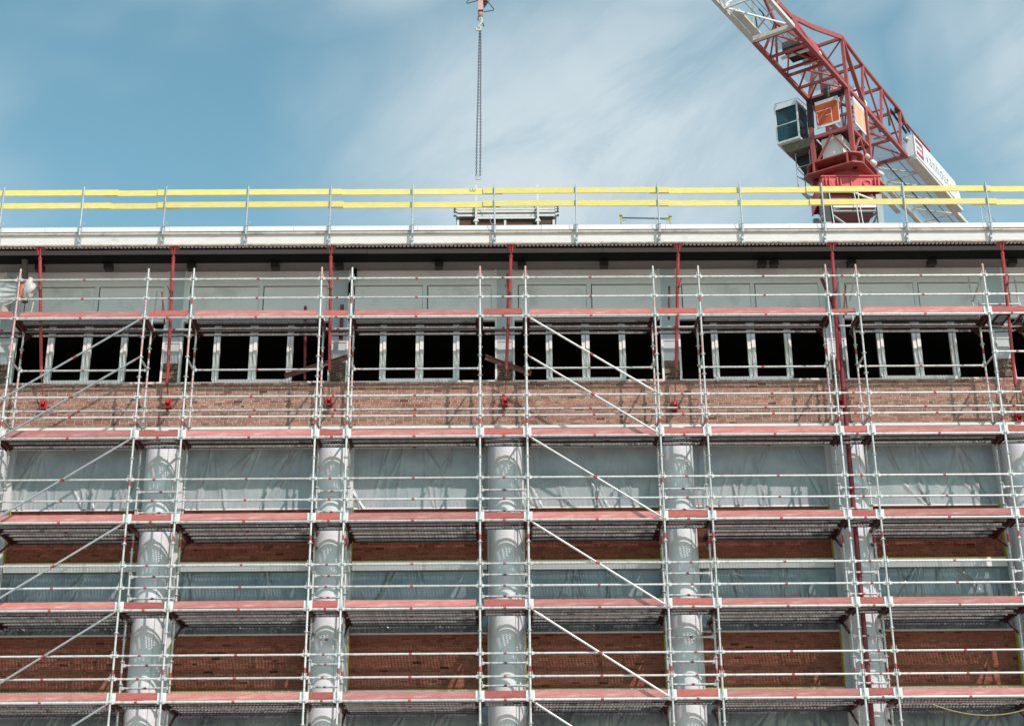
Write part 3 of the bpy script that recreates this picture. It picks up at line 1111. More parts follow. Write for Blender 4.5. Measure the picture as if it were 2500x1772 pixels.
PM = {(L_, f_): plank_mesh(L_, f_) for L_ in (3.07, 1.09, 0.73) for f_ in (False, True)}
TMM = {}
for L_ in (3.07, 1.09, 0.73):
    TMM[L_] = MB().box(0.085, L_ - 0.085, -0.015, 0.015, 0.0, 0.155).mesh('toe_board', toe_pink if L_ > 2 else toe_red, lift=False)
CAP = MB().box(-0.095, 0.095, -0.012, -0.004, -0.005, 0.165).box(-0.095, -0.083, -0.012, 0.03, -0.005, 0.165).box(0.083, 0.095, -0.012, 0.03, -0.005, 0.165).mesh('toe_board_holder', white_cap, lift=False)
for i, xa, xb, L_, main in bays():
    for dz in DECKS:
        ys = []
        if main:
            ys = [0.20, 0.53]
            if dz == 0:
                ys += [0.945]
            elif dz < -3.5:
                ys += [0.945, 1.265, 1.585]
        else:
            if dz == 0:
                ys = [0.945] if i not in (10,) else []
            else:
                ys = [0.20, 0.53]
        if i in (0, 12) and dz == 0:
            ys = [0.945]
        for y_ in ys:
            place('deck_plank', PM[(L_, y_ < 0.3)], scaf, scaf, xa, y_, dz + 0.035 + random.uniform(-0.004, 0.004))
        tb = place('toe_board', TMM[L_], scaf, scaf, xa, 0.062 + random.uniform(-0.004, 0.004), dz + 0.045 + random.uniform(-0.006, 0.008))
        tb.rotation_euler.y = random.uniform(-0.003, 0.003) if main else random.uniform(-0.012, 0.012)
        if i == 11 - 1 and dz == 0:
            tb.rotation_euler = (R(-35), R(-2), 0)
    if i > 0:
        for dz in DECKS:
            if dz < 0 and not (dz == -7.0 and i in (5, 6)) or i == 12:
                place('toe_board_holder', CAP, scaf, scaf, xa, 0.045, dz + 0.04)

for x_ in (12.50, 13.06):                                   # two short planks laid crosswise in the last narrow bay
    pk = place('deck_plank', PM[(0.73, False)], scaf, scaf, x_, 0.0, 0.035)
    pk.rotation_euler.z = R(90)

# face braces outside the standards
BR = MB()
dv = Vector((3.07, 0, -2.0))
BR.tube(dv * 0.035, dv * 0.965, 0.0242, 10, 0)
BR.tube(dv * 0.5 - dv.normalized() * 0.05, dv * 0.5 + dv.normalized() * 0.05, 0.0258, 10, 1)
for a_, b_ in ((0.008, 0.045), (0.955, 0.992)):
    BR.bar(dv * a_, dv * b_, 0.014, 0.05, 2, (0, 1, 0))
BRM = BR.mesh('diagonal_brace', [galv, red_band, pink_std], lift=False)
for z_ in (0, -1, -3, -5, -7, -9, -11):
    place('diagonal_brace', BRM, scaf, scaf, XS[7], -0.075, z_ - 0.02)
dv = Vector((3.07, 0, 2.0))
BR = MB()
BR.tube(dv * 0.035, dv * 0.965, 0.0242, 10, 0)
BR.tube(dv * 0.5 - dv.normalized() * 0.05, dv * 0.5 + dv.normalized() * 0.05, 0.0258, 10, 1)
for a_, b_ in ((0.008, 0.045), (0.955, 0.992)):
    BR.bar(dv * a_, dv * b_, 0.014, 0.05, 2, (0, 1, 0))
BRM2 = BR.mesh('diagonal_brace', [galv_dull, red_band, pink_std], lift=False)
for z_ in (-2, -3, -5, -7, -9, -11):
    place('diagonal_brace', BRM2, scaf, scaf, XS[1], -0.075, z_ - 0.02)

# wall ties: short tubes with a ring end, clamped to the inner standards
for xs, z_ in ((1.0, -2.32), (5.15, -2.3), (8.42, -2.34), (9.15, -2.34), (12.02, -2.36), (4.06, -2.3), (-7.9, -2.32), (-3.0, -2.33)):
    t = MB().tube((xs, 0.62, z_), (xs + 0.02, 1.03, z_), 0.012, 8)
    t.lathe((xs, 0.62, z_ + 0.0), [(0.03, -0.03), (0.038, 0), (0.03, 0.03), (0.022, 0), (0.03, -0.03)], 10, axis=(0, 1, 0.2))
    t.build('wall_tie', galv_dull, scaf)
# loose coupler stubs and rods seen at the upper level
for p, q, r_ in (((-7.92, 0.73, 0.30), (-7.90, 0.73, 1.02), 0.016), ((-10.93, 0.73, 0.28), (-10.86, 0.73, 1.0), 0.024),
                 ((12.02, 0.73, 0.28), (12.0, 0.73, 1.38), 0.022), ((9.02, 0.08, 0.95), (8.93, 0.4, 0.52), 0.02),
                 ((12.06, 0.04, 0.95), (11.95, 0.5, 0.52), 0.028), ((13.14, 0.73, 0.5), (13.13, 0.73, 1.3), 0.022)):
    MB().tube(p, q, r_, 8).build('coupler_tube', galv_inner, scaf)

# ------------------------------------------------------------------ red props shoring the roof edge
PROPS = [(-10.62, -10.50, -1.16, -10.43, -1.83, 'in the first bay from the left'), (-7.39, -7.48, -1.36, -7.46, -1.82, 'by the second column from the left'),
         (-3.60, -3.62, -1.04, -3.62, -1.78, 'left of the black drain pipe'), (0.76, 0.62, -1.05, 0.59, -1.81, 'at the middle of the facade'),
         (4.80, 4.70, -1.06, 4.64, -1.95, 'right of the middle face braces'), (8.52, 8.60, -1.12, 8.60, -1.87, 'beside the thick dark red pipe'),
         (12.64, 12.80, -1.52, 12.83, -2.30, 'at the right edge')]
for n_, (xt, xe, ze, xb_, zb_, wh) in enumerate(PROPS):
    rt2 = thing('steel_prop', 'red steel prop under the white roof edge %s' % wh, 'prop', (xb_, 0.88, zb_), 'red props shoring the roof edge')
    top = Vector((xt, -0.045, 1.832))
    end = Vector((xe, 0.78, ze))
    dr = (end - top).normalized()
    hd = MB()
    hd.box(top.x - 0.11, top.x + 0.11, -0.11, 0.07, 1.822, 1.836)
    for sx in (-0.035, 0.03):
        hd.bar((top.x + sx, -0.07, 1.83), (top.x + sx * 0.6, -0.03, 1.66), 0.018, 0.05)
    hd.tube(top + dr * 0.06, top + dr * 0.26, 0.026, 10)
    hd.build('prop_head', red_prop, rt2)
    sh = MB().tube(top + dr * 0.24, end, 0.040, 14)
    sh.lathe(top + dr * 0.26, [(0.0, -0.012), (0.050, -0.010), (0.050, 0.014), (0.0, 0.016)], 12, axis=dr)
    shaft = sh.build('prop_tube', red_prop, rt2)
    bt = Vector((xb_, 0.90, zb_ + 0.10))
    MB().tube(end, bt, 0.013, 8).lathe(end, [(0.0, -0.03), (0.033, -0.03), (0.030, 0.07), (0.0, 0.075)], 10, axis=dr).build('prop_screw', rust, rt2)
    fb = MB()
    fb.box(xb_ - 0.07, xb_ + 0.07, 0.985, 1.012, zb_ - 0.12, zb_ + 0.12)
    fb.box(xb_ - 0.062, xb_ - 0.050, 0.89, 0.984, zb_ - 0.10, zb_ + 0.11)
    fb.box(xb_ + 0.050, xb_ + 0.062, 0.89, 0.984, zb_ - 0.10, zb_ + 0.11)
    fb.box(xb_ - 0.049, xb_ + 0.049, 0.89, 0.984, zb_ - 0.11, zb_ - 0.09)
    fb.box(xb_ - 0.03, xb_ + 0.03, 0.87, 0.975, zb_ + 0.0, zb_ + 0.09)
    fb.build('wall_bracket', red_bracket, rt2)
    hm = MB()                                            # adjusting handle at mid height
    c_ = top + dr * (1.25 if n_ % 2 else 1.05)
    hm.tube(c_ + Vector((-0.06, -0.05, 0)), c_ + Vector((0.07, -0.05, 0.01)), 0.014, 8)
    hm.tube(c_ + Vector((0.03, -0.055, -0.02)), c_ + Vector(((0.11 if n_ > 3 else -0.10), -0.06, 0.30)), 0.017, 8)
    hm.build('handle', rust, rt2)

# thick dark red pipe down past every deck
pp = MB()
pp.tube((8.40, 0.84, 1.32), (8.62, 0.84, 0.72), 0.035, 12, r1=0.075)
pp.tube((8.62, 0.84, 0.76), (8.70, 0.84, 0.1), 0.058, 14)
pp.tube((8.70, 0.84, 0.12), (8.655, 0.835, -5.0), 0.056, 14)
pp.tube((8.655, 0.835, -4.98), (8.57, 0.83, -H + 0.13), 0.056, 14)
o = pp.build('drain_pipe', red_dark)
tag(o, 'thick dark red pipe running down the facade past every deck near the right', 'pipe')

# loose red and rusty steel sections round the windows
o = MB().bar((-4.72, 1.0, -1.12), (-3.12, 0.96, -0.62), 0.05, 0.11).bar((-4.72, 0.965, -1.075), (-3.12, 0.925, -0.575), 0.07, 0.012).build('steel_channel', rust)
tag(o, 'rusty steel channel rising to the right across the second masonry pier', 'steel beam', 'loose steel channels by the windows')
o = MB().bar((0.12, 1.0, -0.66), (1.22, 1.02, -1.08), 0.05, 0.12).bar((0.12, 0.965, -0.615), (1.22, 0.985, -1.035), 0.07, 0.012).build('steel_channel', rust)
tag(o, 'dark red steel channel falling to the right across the middle masonry pier', 'steel beam', 'loose steel channels by the windows')
o = MB().tube((-4.33, 1.22, 0.80), (-4.27, 1.28, -1.11), 0.037, 12).tube((-4.33, 1.22, 0.79), (-4.33, 1.22, 0.83), 0.037, 12, r1=0.01).build('short_prop', red_dark)
tag(o, 'short dark red tube standing on the sill of the second window bay', 'prop')
o = MB().bar((-3.42, 1.18, 0.83), (-3.42, 1.18, -0.02), 0.09, 0.05, upv=(0, 1, 0)).box(-3.47, -3.37, 1.13, 1.2, -0.10, -0.02).build('steel_post', red_dark)
tag(o, 'flat dark red steel post in front of the blue grey pier beside the black drain', 'steel post')
for xs, z0, z1, dx, lb_, m_ in ((-7.62, 0.45, 0.94, -0.13, 'leaning left beside the second column axis', rust), (0.66, 0.48, 1.38, 0.0, 'standing upright by the middle prop', rust),
                            (4.56, 0.50, 1.02, 0.05, 'leaning right by the fourth prop', rust), (8.80, 0.52, 1.02, 0.12, 'leaning right beside the thick dark red pipe', rust)):
    o = MB().bar((xs, 0.62, z0 - 0.35), (xs + dx, 0.60, z1), 0.045, 0.045).build('steel_bar', m_)
    tag(o, 'rusty steel bar %s above the top deck' % lb_, 'steel bar', 'loose bars behind the top toe boards')

# black drain pipe with an offset bend under the soffit
o = MB().path([(-3.13, 1.24, 1.838), (-3.13, 1.24, 1.62), (-3.25, 1.24, 1.42), (-3.25, 1.24, 1.06)], 0.042, 12).build('drain_pipe', black_m)
tag(o, 'short black drain pipe with an offset bend under the roof soffit', 'drain pipe')

# ------------------------------------------------------------------ yellow guard rail on the roof edge
rail = thing('roof_guard_rail', 'yellow plank guard rail on grey clamp posts along the roof edge', 'guard rail', (0.4, -0.24, 1.8))
for px in (-13.6, -11.58, -9.64, -7.64, -5.64, -3.63, -1.63, 0.36, 2.34, 4.34, 6.35, 8.35, 10.34, 12.37, 14.4):
    pm = MB()
    pm.tube((px, -0.262, 2.24), (px, -0.262, 3.37), 0.0215, 10)
    pm.box(px - 0.014, px + 0.014, -0.285, -0.24, 3.10, 3.13)
    p_ = pm.build('post', galv_dull, rail)
    cp = MB()
    cp.tube((px, -0.262, 2.06), (px, -0.262, 2.30), 0.029, 10)
    cp.box(px - 0.034, px + 0.034, -0.30, -0.225, 2.275, 2.29)
    cp.bar((px, -0.245, 2.08), (px, -0.165, 1.98), 0.045, 0.03)
    cp.box(px - 0.028, px + 0.028, -0.185, -0.132, 1.82, 2.02)
    cp.tube((px, -0.21, 1.92), (px, -0.184, 1.92), 0.024, 10)
    cp.box(px - 0.028, px - 0.012, -0.20, -0.10, 1.79, 1.83)
    cp.box(px + 0.012, px + 0.028, -0.20, -0.10, 1.79, 1.83)
    sub(cp, 'clamp', galv_dull, p_, rail)
    hk = MB().path([(px + 0.03, -0.27, 2.29), (px + 0.10, -0.28, 2.33), (px + 0.08, -0.27, 2.40), (px + 0.025, -0.268, 2.38)] if int(px * 7) % 2 else
                   [(px - 0.03, -0.27, 2.27), (px - 0.09, -0.28, 2.32), (px - 0.11, -0.28, 2.40), (px - 0.04, -0.27, 2.47)], 0.006, 6)
    sub(hk, 'pin', galv_dull, p_, rail)
fB, bB = -0.222, -0.190
for zc, segs in ((3.225, ((-16, -8.82, 0, 0.0), (-9.2, -7.3, 1, 0.0), (-7.85, -3.37, 0, -0.005), (-3.55, 0.55, 1, 0.0), (0.08, 4.62, 0, 0.004), (4.15, 9.1, 1, 0.0),
                         (7.98, 12.5, 0, 0.004), (11.9, 16.5, 1, -0.004))),
                 (2.872, ((-16, -8.95, 0, 0.0), (-9.3, -7.3, 1, 0.0), (-7.83, -3.32, 0, 0.012), (-3.7, 0.5, 1, -0.006), (0.08, 4.6, 0, 0.004), (4.1, 9.1, 1, 0.0),
                          (8.04, 12.6, 0, 0.004), (12.0, 16.5, 1, -0.006)))):
    for a_, b_, ly, dz in segs:
        y_ = bB if ly else fB
        MB().bar((a_, y_, zc + dz + random.uniform(-0.003, 0.003)), (b_, y_, zc + dz + random.uniform(-0.003, 0.003)), 0.028, 0.150).build('plank', yellow, rail)

# ------------------------------------------------------------------ things on the roof
st = thing('panel_stack', 'stack of pale formwork panels strapped between two white posts on the roof', 'panel stack', (0.65, 2.3, 2.26))
for i in range(5):
    z = 3.74 + 0.073 * i if i else 3.70
    m_ = MB().box(-0.62, 1.92, 2.05, 3.3, z, z + 0.058)
    m_.box(-0.66, -0.62, 2.03, 3.3, z + 0.02, z + 0.066).box(1.92, 1.96, 2.03, 3.3, z + 0.02, z + 0.066)
    pn_ = m_.build('panel', alu_m, st)
    hk = MB()
    for s_ in (-0.69, 1.99):
        hk.lathe((s_, 2.08, z + 0.03), [(0.022, -0.03), (0.034, 0.0), (0.022, 0.03)], 8, axis=(0, 1, 0))
    sub(hk, 'edge_clip', chain_m, pn_, st)
MB().box(-0.56, 1.88, 2.12, 3.25, 3.60, 3.698).build('plywood_face', ply_m, st)
MB().box(-0.56, 1.88, 2.10, 2.115, 3.30, 3.597).box(-0.56, 1.88, 2.15, 3.25, 2.6, 3.58).build('plywood_side', ply_m, st)
for x_ in (-0.60, 0.62, 1.88):
    MB().box(x_ - 0.03, x_ + 0.03, 2.06, 2.098, 3.1, 3.597).build('batten', alu_m, st)
MB().box(-0.10, 1.42, 2.03, 2.07, 3.62, 3.68).build('cross_rail', alu_m, st)
for x_ in (-0.13, 1.47):
    MB().box(x_ - 0.026, x_ + 0.026, 1.95, 2.02, 3.42, 4.56).add(
        [(x_ - 0.034, 1.94, 3.58), (x_ + 0.034, 1.94, 3.58), (x_ + 0.075, 1.94, 3.50), (x_ - 0.075, 1.94, 3.50),
         (x_ - 0.034, 2.03, 3.58), (x_ + 0.034, 2.03, 3.58), (x_ + 0.075, 2.03, 3.50), (x_ - 0.075, 2.03, 3.50)],
        [(0, 3, 2, 1), (4, 5, 6, 7), (0, 1, 5, 4), (1, 2, 6, 5), (2, 3, 7, 6), (3, 0, 4, 7)]).box(x_ - 0.025, x_ + 0.025, 1.96, 2.01, 2.27, 3.42).build('post', alu_m, st)
MB().box(-0.6, 1.9, 2.0, 3.3, 2.262, 2.6).build('pallet', ply_m, st)
MB().path([(-0.08, 1.97, 3.93), (-0.02, 1.97, 3.98), (0.03, 1.97, 3.96), (0.10, 1.97, 3.80)], 0.010, 6).path([(1.40, 1.97, 3.98), (1.46, 1.96, 3.95), (1.33, 1.97, 3.80)], 0.010, 6).build('strap', frame_m, st)

cg = thing('mesh_crate', 'yellow green steel mesh crate with corner posts on the roof right of the middle', 'crate', (4.25, 2.4, 2.26))
cxa, cxb = 3.62, 4.90
for x_ in (cxa, cxb):
    for y_ in (2.0, 2.85):
        dz = -0.03 if x_ == cxb else 0.0
        MB().box(x_ - 0.022, x_ + 0.022, y_ - 0.022, y_ + 0.022, 2.262, 3.70 + dz).box(x_ - 0.04, x_ + 0.04, y_ - 0.04, y_ + 0.04, 3.66 + dz, 3.70 + dz).box(
            x_ - 0.035, x_ - 0.028, y_ - 0.02, y_ + 0.02, 3.70 + dz, 3.76 + dz).build('corner_post', stil_m, cg)
MB().bar((cxa, 2.0, 3.61), (cxb, 2.0, 3.575), 0.03, 0.028).build('top_rail', rope_m, cg)
MB().bar((cxa, 2.85, 3.61), (cxb, 2.85, 3.58), 0.03, 0.03).build('top_rail', rope_m, cg)
mw = MB()
for i in range(1, 24):
    x_ = cxa + (cxb - cxa) * i / 24
    mw.box(x_ - 0.003, x_ + 0.003, 1.997, 2.003, 2.6, 3.59)
for i in range(12):
    mw.box(cxa, cxb, 1.996, 2.004, 2.65 + i * 0.08, 2.656 + i * 0.08)
mw.build('wire_mesh', galv_dull, cg, kind='stuff')
MB().box(cxa, cxb, 2.02, 2.83, 2.30, 2.62).build('crate_base', stil_m, cg)
for x_, s_ in ((cxa, 1), (cxb, -1)):
    MB().box(min(x_, x_ + s_ * 0.14), max(x_, x_ + s_ * 0.14), 1.985, 1.996, 3.53, 3.56).box(min(x_, x_ + s_ * 0.14), max(x_, x_ + s_ * 0.14), 1.985, 1.996, 3.59, 3.605).build('corner_plate', stil_m, cg)

# ------------------------------------------------------------------ left edge: wrapped pipe, film and bag
o = MB().lathe((-11.62, 0.9, 0), [(0.0, 1.52), (0.08, 1.50), (0.115, 1.44), (0.12, 0.9), (0.13, 0.4)], 20).build('wrapped_pipe', cloth_m)
tag(o, 'pipe end wrapped in beige cloth at the left edge below the roof soffit', 'wrapped pipe')
o = MB().lathe((-11.62, 0.9, 0), [(0.119, 1.28), (0.127, 1.27), (0.127, 1.24), (0.119, 1.23)], 20).lathe((-11.62, 0.9, 0), [(0.121, 1.08), (0.130, 1.07), (0.130, 1.03), (0.121, 1.02)], 20).build('tape_band', red_dark)
tag(o, 'two dark red tape bands round the cloth wrapped pipe at the left edge', 'tape')
o = MB().tube((-11.18, 0.62, 1.836), (-11.10, 0.75, 0.75), 0.075, 16).build('woven_hose', mat('woven_dark_hose', (0.13, 0.10, 0.09), 0.8, var=0.6, scale=40))
tag(o, 'dark woven hose hanging from the soffit at the far left', 'hose')
rb_ = random.Random(5)


def blob(c, rx, ry, rz, n=18, m=12, amp=0.12, seed=3):
    rnd = random.Random(seed)
    ph = [(rnd.uniform(2, 6), rnd.uniform(2, 6), rnd.uniform(0, 6.28)) for _ in range(5)]
    vs, fs = [], []
    for j in range(m + 1):
        t = math.pi * j / m
        for i in range(n):
            a = 2 * math.pi * i / n
            k = 1 + sum(amp / 5 * math.sin(p * a + q * t + r0) for p, q, r0 in ph)
            vs.append((c[0] + rx * k * math.sin(t) * math.cos(a), c[1] + ry * k * math.sin(t) * math.sin(a), c[2] + rz * k * math.cos(t)))
    for j in range(m):
        for i in range(n):
            fs.append((j * n + i, (j + 1) * n + i, (j + 1) * n + (i + 1) % n, j * n + (i + 1) % n))
    return MB().add(vs, fs, 0, True)


bagr = thing('plastic_bag', 'white and orange plastic bag tied to the leftmost pink standard', 'bag', (-10.82, -0.08, 0.55))
blob((-10.78, 0.02, 0.80), 0.13, 0.10, 0.22, n=22, m=16, amp=0.75, seed=2).build('bag_body', wrap_m, bagr)
blob((-10.93, 0.06, 0.74), 0.10, 0.07, 0.19, n=22, m=16, amp=0.9, seed=8).build('orange_lining', wrap_or, bagr)
vs, fs = [], []
nn = 26
for j in range(nn + 1):
    for i in range(nn + 1):
        u_, v_ = i / nn, j / nn
        x_ = -12.3 + 1.35 * u_
        z_ = 1.02 - v_ * (0.95 - 0.65 * u_ ** 1.5) - 0.08 * u_
        y_ = 0.10 + 0.05 * math.sin(5 * u_ + 3 * v_) + 0.035 * math.sin(14 * (v_ - 0.6 * u_) / (0.35 + 0.65 * (1 - u_))) * (1 - 0.6 * u_)
        vs.append((x_, y_, z_))
for j in range(nn):
    for i in range(nn):
        a_ = j * (nn + 1) + i
        fs.append((a_, a_ + 1, a_ + nn + 2, a_ + nn + 1))
o = MB().add(vs, fs, 0, True).build('plastic_sheet', clear_m)
tag(o, 'thin clear plastic film draped behind the top rails at the left edge', 'plastic sheet')

# sagging yellow cable under the lowest visible deck at the right
pts = []
for i in range(17):
    t = i / 16
    pts.append((9.75 + 2.35 * t, -0.045, -9.17 - 0.24 * 4 * t * (1 - t)))
o = MB().path(pts, 0.009, 6).build('cable', cable_m)
tag(o, 'yellow cable sagging below the lowest deck at the lower right', 'cable')

# ------------------------------------------------------------------ tower crane behind the building
AZ = R(34.3)
CD = Vector((math.sin(AZ), math.cos(AZ), 0))
CN_ = Vector((math.cos(AZ), -math.sin(AZ), 0))
CO = Vector((14.42, 19.15, 18.15))


def K(s, w, h):
    """crane frame: s along the counter jib, w to the left of the right chord, h above the bottom chords"""
    return CO + CD * s - CN_ * w + Vector((0, 0, h))


TX, TY = (K(0.85, 0.82, 0)).x, (K(0.85, 0.82, 0)).y
crane = thing('tower_crane', 'red and cream tower crane with a white lettered sign rising behind the roof', 'crane', (TX, TY, -H))
CW = 1.64


def kbar(name, p, q, w, h, m, par, root=crane, upv=(0, 0, 1)):
    mb = MB().bar(p, q, w, h, 0, upv)
    return mb.build(name, m, root) if par is None else sub(mb, name, m, par, root)


def ktube(name, p, q, r_, m, par):
    return sub(MB().tube(p, q, r_, 8), name, m, par, crane)


# mast
mast_x, mast_y, mh = TX, TY, 1.02
mast = MB()
legs = [(sx, sy) for sx in (-1, 1) for sy in (-1, 1)]
mast.box(mast_x - 0.3, mast_x + 0.3, mast_y - 0.3, mast_y + 0.3, -H + 0.002, -H + 0.1)
mast = mast.build('mast', crane_grey, crane)
for sx, sy in legs:
    sub(MB().box(mast_x + sx * mh - 0.11, mast_x + sx * mh + 0.11, mast_y + sy * mh - 0.11, mast_y + sy * mh + 0.11, -H + 0.01, 13.35), 'leg', crane_grey, mast, crane)
zz = -H + 0.4
k = 0
while zz < 13.0:
    z2 = min(zz + 1.75, 13.3)
    for a_, b_ in (((-1, -1), (1, -1)), ((1, -1), (1, 1)), ((1, 1), (-1, 1)), ((-1, 1), (-1, -1))):
        p_ = (mast_x + a_[0] * mh, mast_y + a_[1] * mh)
        q_ = (mast_x + b_[0] * mh, mast_y + b_[1] * mh)
        if k % 2:
            p_, q_ = q_, p_
        if zz > 1.0:
            ktube('brace', (*p_, zz), (*q_, z2), 0.05, crane_grey, mast)
            if k % 2 == 0:
                ktube('brace', (*p_, zz), (*q_, zz), 0.045, crane_grey, mast)
    zz = z2
    k += 1
sub(MB().prism([(mast_x - 1.35, mast_y - 1.16, 12.2), (mast_x - 0.82, mast_y - 1.16, 12.2), (mast_x - 0.80, mast_y - 1.16, 13.0), (mast_x - 0.92, mast_y - 1.16, 13.5), (mast_x - 1.12, mast_y - 1.16, 13.5), (mast_x - 1.33, mast_y - 1.16, 12.95)], (0, 0.08, 0)), 'gusset_plate', crane_dark, mast, crane)
# platform and dark machinery just under the slewing ring
sub(MB().box(mast_x - 1.0, mast_x + 1.0, mast_y - 1.1, mast_y - 1.0, 12.80, 12.92), 'platform_beam', crane_white, mast, crane)
sub(MB().box(mast_x - 0.85, mast_x + 0.85, mast_y - 0.98, mast_y + 0.9, 12.72, 13.46), 'machinery', red_dark, mast, crane)
sub(MB().tube((mast_x - 0.9, mast_y - 1.05, 13.9), (mast_x + 1.0, mast_y - 1.05, 13.05), 0.05, 8), 'brace', galv, mast, crane)
for dx in (-0.86, 0.12, 0.26):
    sub(MB().tube((mast_x + dx - 0.08, mast_y - 1.2, 13.6), (mast_x + dx + 0.05, mast_y - 1.2, 11.6), 0.02, 6), 'cable', crane_white, mast, crane)
# red collar (fixed) and slewing drum
clr = MB()
a_ = 1.12
zt, zb = 14.12, 13.52
for y_, sg in ((mast_y - a_, -1), (mast_y + a_, 1)):
    clr.prism([(mast_x - a_, y_, zt), (mast_x + a_, y_, zt), (mast_x + a_, y_, zb + 0.06), (mast_x + 0.9, y_, zb + 0.10), (mast_x + 0.75, y_, zb - 0.05), (mast_x - 0.72, y_, zb - 0.05), (mast_x - 0.88, y_, zb + 0.12), (mast_x - a_, y_, zb + 0.08)], (0, 0.04 * sg * -1, 0))
for x_ in (mast_x - a_ - 0.02, mast_x + a_ - 0.02):
    clr.box(x_, x_ + 0.04, mast_y - a_ + 0.045, mast_y + a_ - 0.045, zb, zt)
clr.box(mast_x - a_ - 0.04, mast_x + a_ + 0.04, mast_y - a_ - 0.05, mast_y + a_ + 0.05, zt + 0.002, zt + 0.05)
for dx in (-1.0, -0.86, -0.55, -0.42, 0.92, 1.05):
    clr.box(mast_x + dx - 0.02, mast_x + dx + 0.02, mast_y - a_ - 0.10, mast_y - a_ - 0.002, zt - 0.42, zt - 0.06)
clr.box(mast_x - 0.02, mast_x + 0.02, mast_y - a_ - 0.06, mast_y - a_ - 0.002, zb, zt)
clr.prism([(mast_x - 0.88, mast_y - a_ - 0.012, zt - 0.03), (mast_x - 0.10, mast_y - a_ - 0.012, zt - 0.12), (mast_x - 0.02, mast_y - a_ - 0.012, zb), (mast_x - 0.62, mast_y - a_ - 0.012, zb - 0.02)], (0, 0.009, 0))
clr.lathe((mast_x + 0.62, mast_y - a_ - 0.03, zt - 0.30), [(0.10, 0), (0.14, 0.03), (0.18, 0)], 16, axis=(0, -1, 0))
clr.build('slewing_collar', crane_red2, crane)
MB().lathe((mast_x, mast_y, 0), [(0.2, 14.17), (1.0, 14.18), (1.0, 14.30), (0.98, 14.50), (0.90, 14.80), (0.72, 15.0), (0.2, 15.02)], 32).build('slewing_drum', crane_red, crane)
MB().lathe((mast_x, mast_y, 0), [(0.97, 14.165), (1.04, 14.18), (1.04, 14.24), (0.97, 14.25)], 32).build('slewing_ring', galv_dull, crane)
# turning plates with upturned ears
tp = MB()
ZP = 14.52
for h_, e0, e1 in ((-3.12, -0.40, 2.15), (-3.66, -0.55, 2.35)):   # upper and lower flange plates
    q0 = -0.30 if h_ > -3.5 else -0.42
    q1 = CW - q0
    poly = [K(e0, q0 + 0.3, h_), K(e0, q1 - 0.3, h_), K(e0 + 0.3, q1, h_ + (0.06 if h_ < -3.5 else 0)), K(e1 - 0.3, q1, h_), K(e1, q1 - 0.3, h_), K(e1, q0 + 0.3, h_), K(e1 - 0.3, q0, h_), K(e0 + 0.3, q0, h_)]
    tp.prism(poly, (0, 0, 0.05))
for s0_, w0_ in ((-0.42, 0.12), (-0.42, CW - 0.12), (2.15, 0.1), (2.15, CW - 0.1), (0.2, -0.30), (1.7, -0.30)):
    tp.bar(K(s0_, w0_, -3.60), K(s0_, w0_, -3.13), 0.05, 0.10, upv=CD)
tp.prism([K(-0.30, CW + 0.25, -3.60), K(2.2, CW + 0.25, -3.60), K(2.1, CW + 0.22, -3.13), K(-0.2, CW + 0.22, -3.13)], CN_ * 0.04)
tp.build('turntable', crane_red, crane)

# tower head between turntable and jib
head = kbar('head_frame', K(0, 0, -3.66), K(0, 0, -0.05), 0.17, 0.17, crane_red, None, upv=CD)
for s_, w_ in ((0, CW), (1.9, 0), (1.9, CW)):
    kbar('leg', K(s_, w_, -3.66), K(s_, w_, -0.05), 0.16, 0.16, crane_red, head, upv=CD)
for h_ in (-1.80, -2.98):
    kbar('beam', K(0, 0.08, h_), K(0, CW - 0.08, h_), 0.12, 0.14, crane_red, head)
    kbar('beam', K(1.9, 0.08, h_), K(1.9, CW - 0.08, h_), 0.12, 0.12, crane_red, head)
    kbar('beam', K(0.08, 0, h_ + 0.0), K(1.82, 0, h_), 0.10, 0.12, crane_red, head)
    kbar('beam', K(0.08, CW, h_), K(1.82, CW, h_), 0.10, 0.12, crane_red, head)
for a_, b_ in (((0, 0.82, -1.87), (0, 0.12, -2.92)), ((0, 0.82, -1.87), (0, CW - 0.12, -2.92)), ((0.9, 0, -1.85), (0.12, 0, -2.92)), ((0.9, 0, -1.85), (1.8, 0, -2.92)),
               ((0, 0.15, -0.2), (0, 0.8, -1.74)), ((0, CW - 0.1, -0.3), (0, CW - 0.75, -1.74)), ((0.1, 0, -1.7), (1.8, 0, -0.2)), ((1.9, 0.1, -1.7), (1.9, CW - 0.1, -0.2)), ((1.9, 0.1, -2.9), (1.9, 0.82, -1.87)), ((1.9, CW - 0.1, -2.9), (1.9, 0.82, -1.87))):
    kbar('brace', K(*a_), K(*b_), 0.075, 0.075, crane_red, head)
sub(MB().hexa([K(0.15, 0.5, -2.95), K(1.2, 0.5, -2.95), K(1.2, 1.32, -2.95), K(0.15, 1.32, -2.95), K(0.15, 0.5, -1.9), K(1.2, 0.5, -1.9), K(1.2, 1.32, -1.9), K(0.15, 1.32, -1.9)]), 'electric_cabinet', crane_white, head, crane)
sub(MB().hexa([K(0.3, 0.05, -1.70), K(1.85, 0.05, -1.70), K(1.85, 1.55, -1.70), K(0.3, 1.55, -1.70), K(0.3, 0.05, -1.64), K(1.85, 0.05, -1.64), K(1.85, 1.55, -1.64), K(0.3, 1.55, -1.64)]), 'floor', maroon, head, crane)
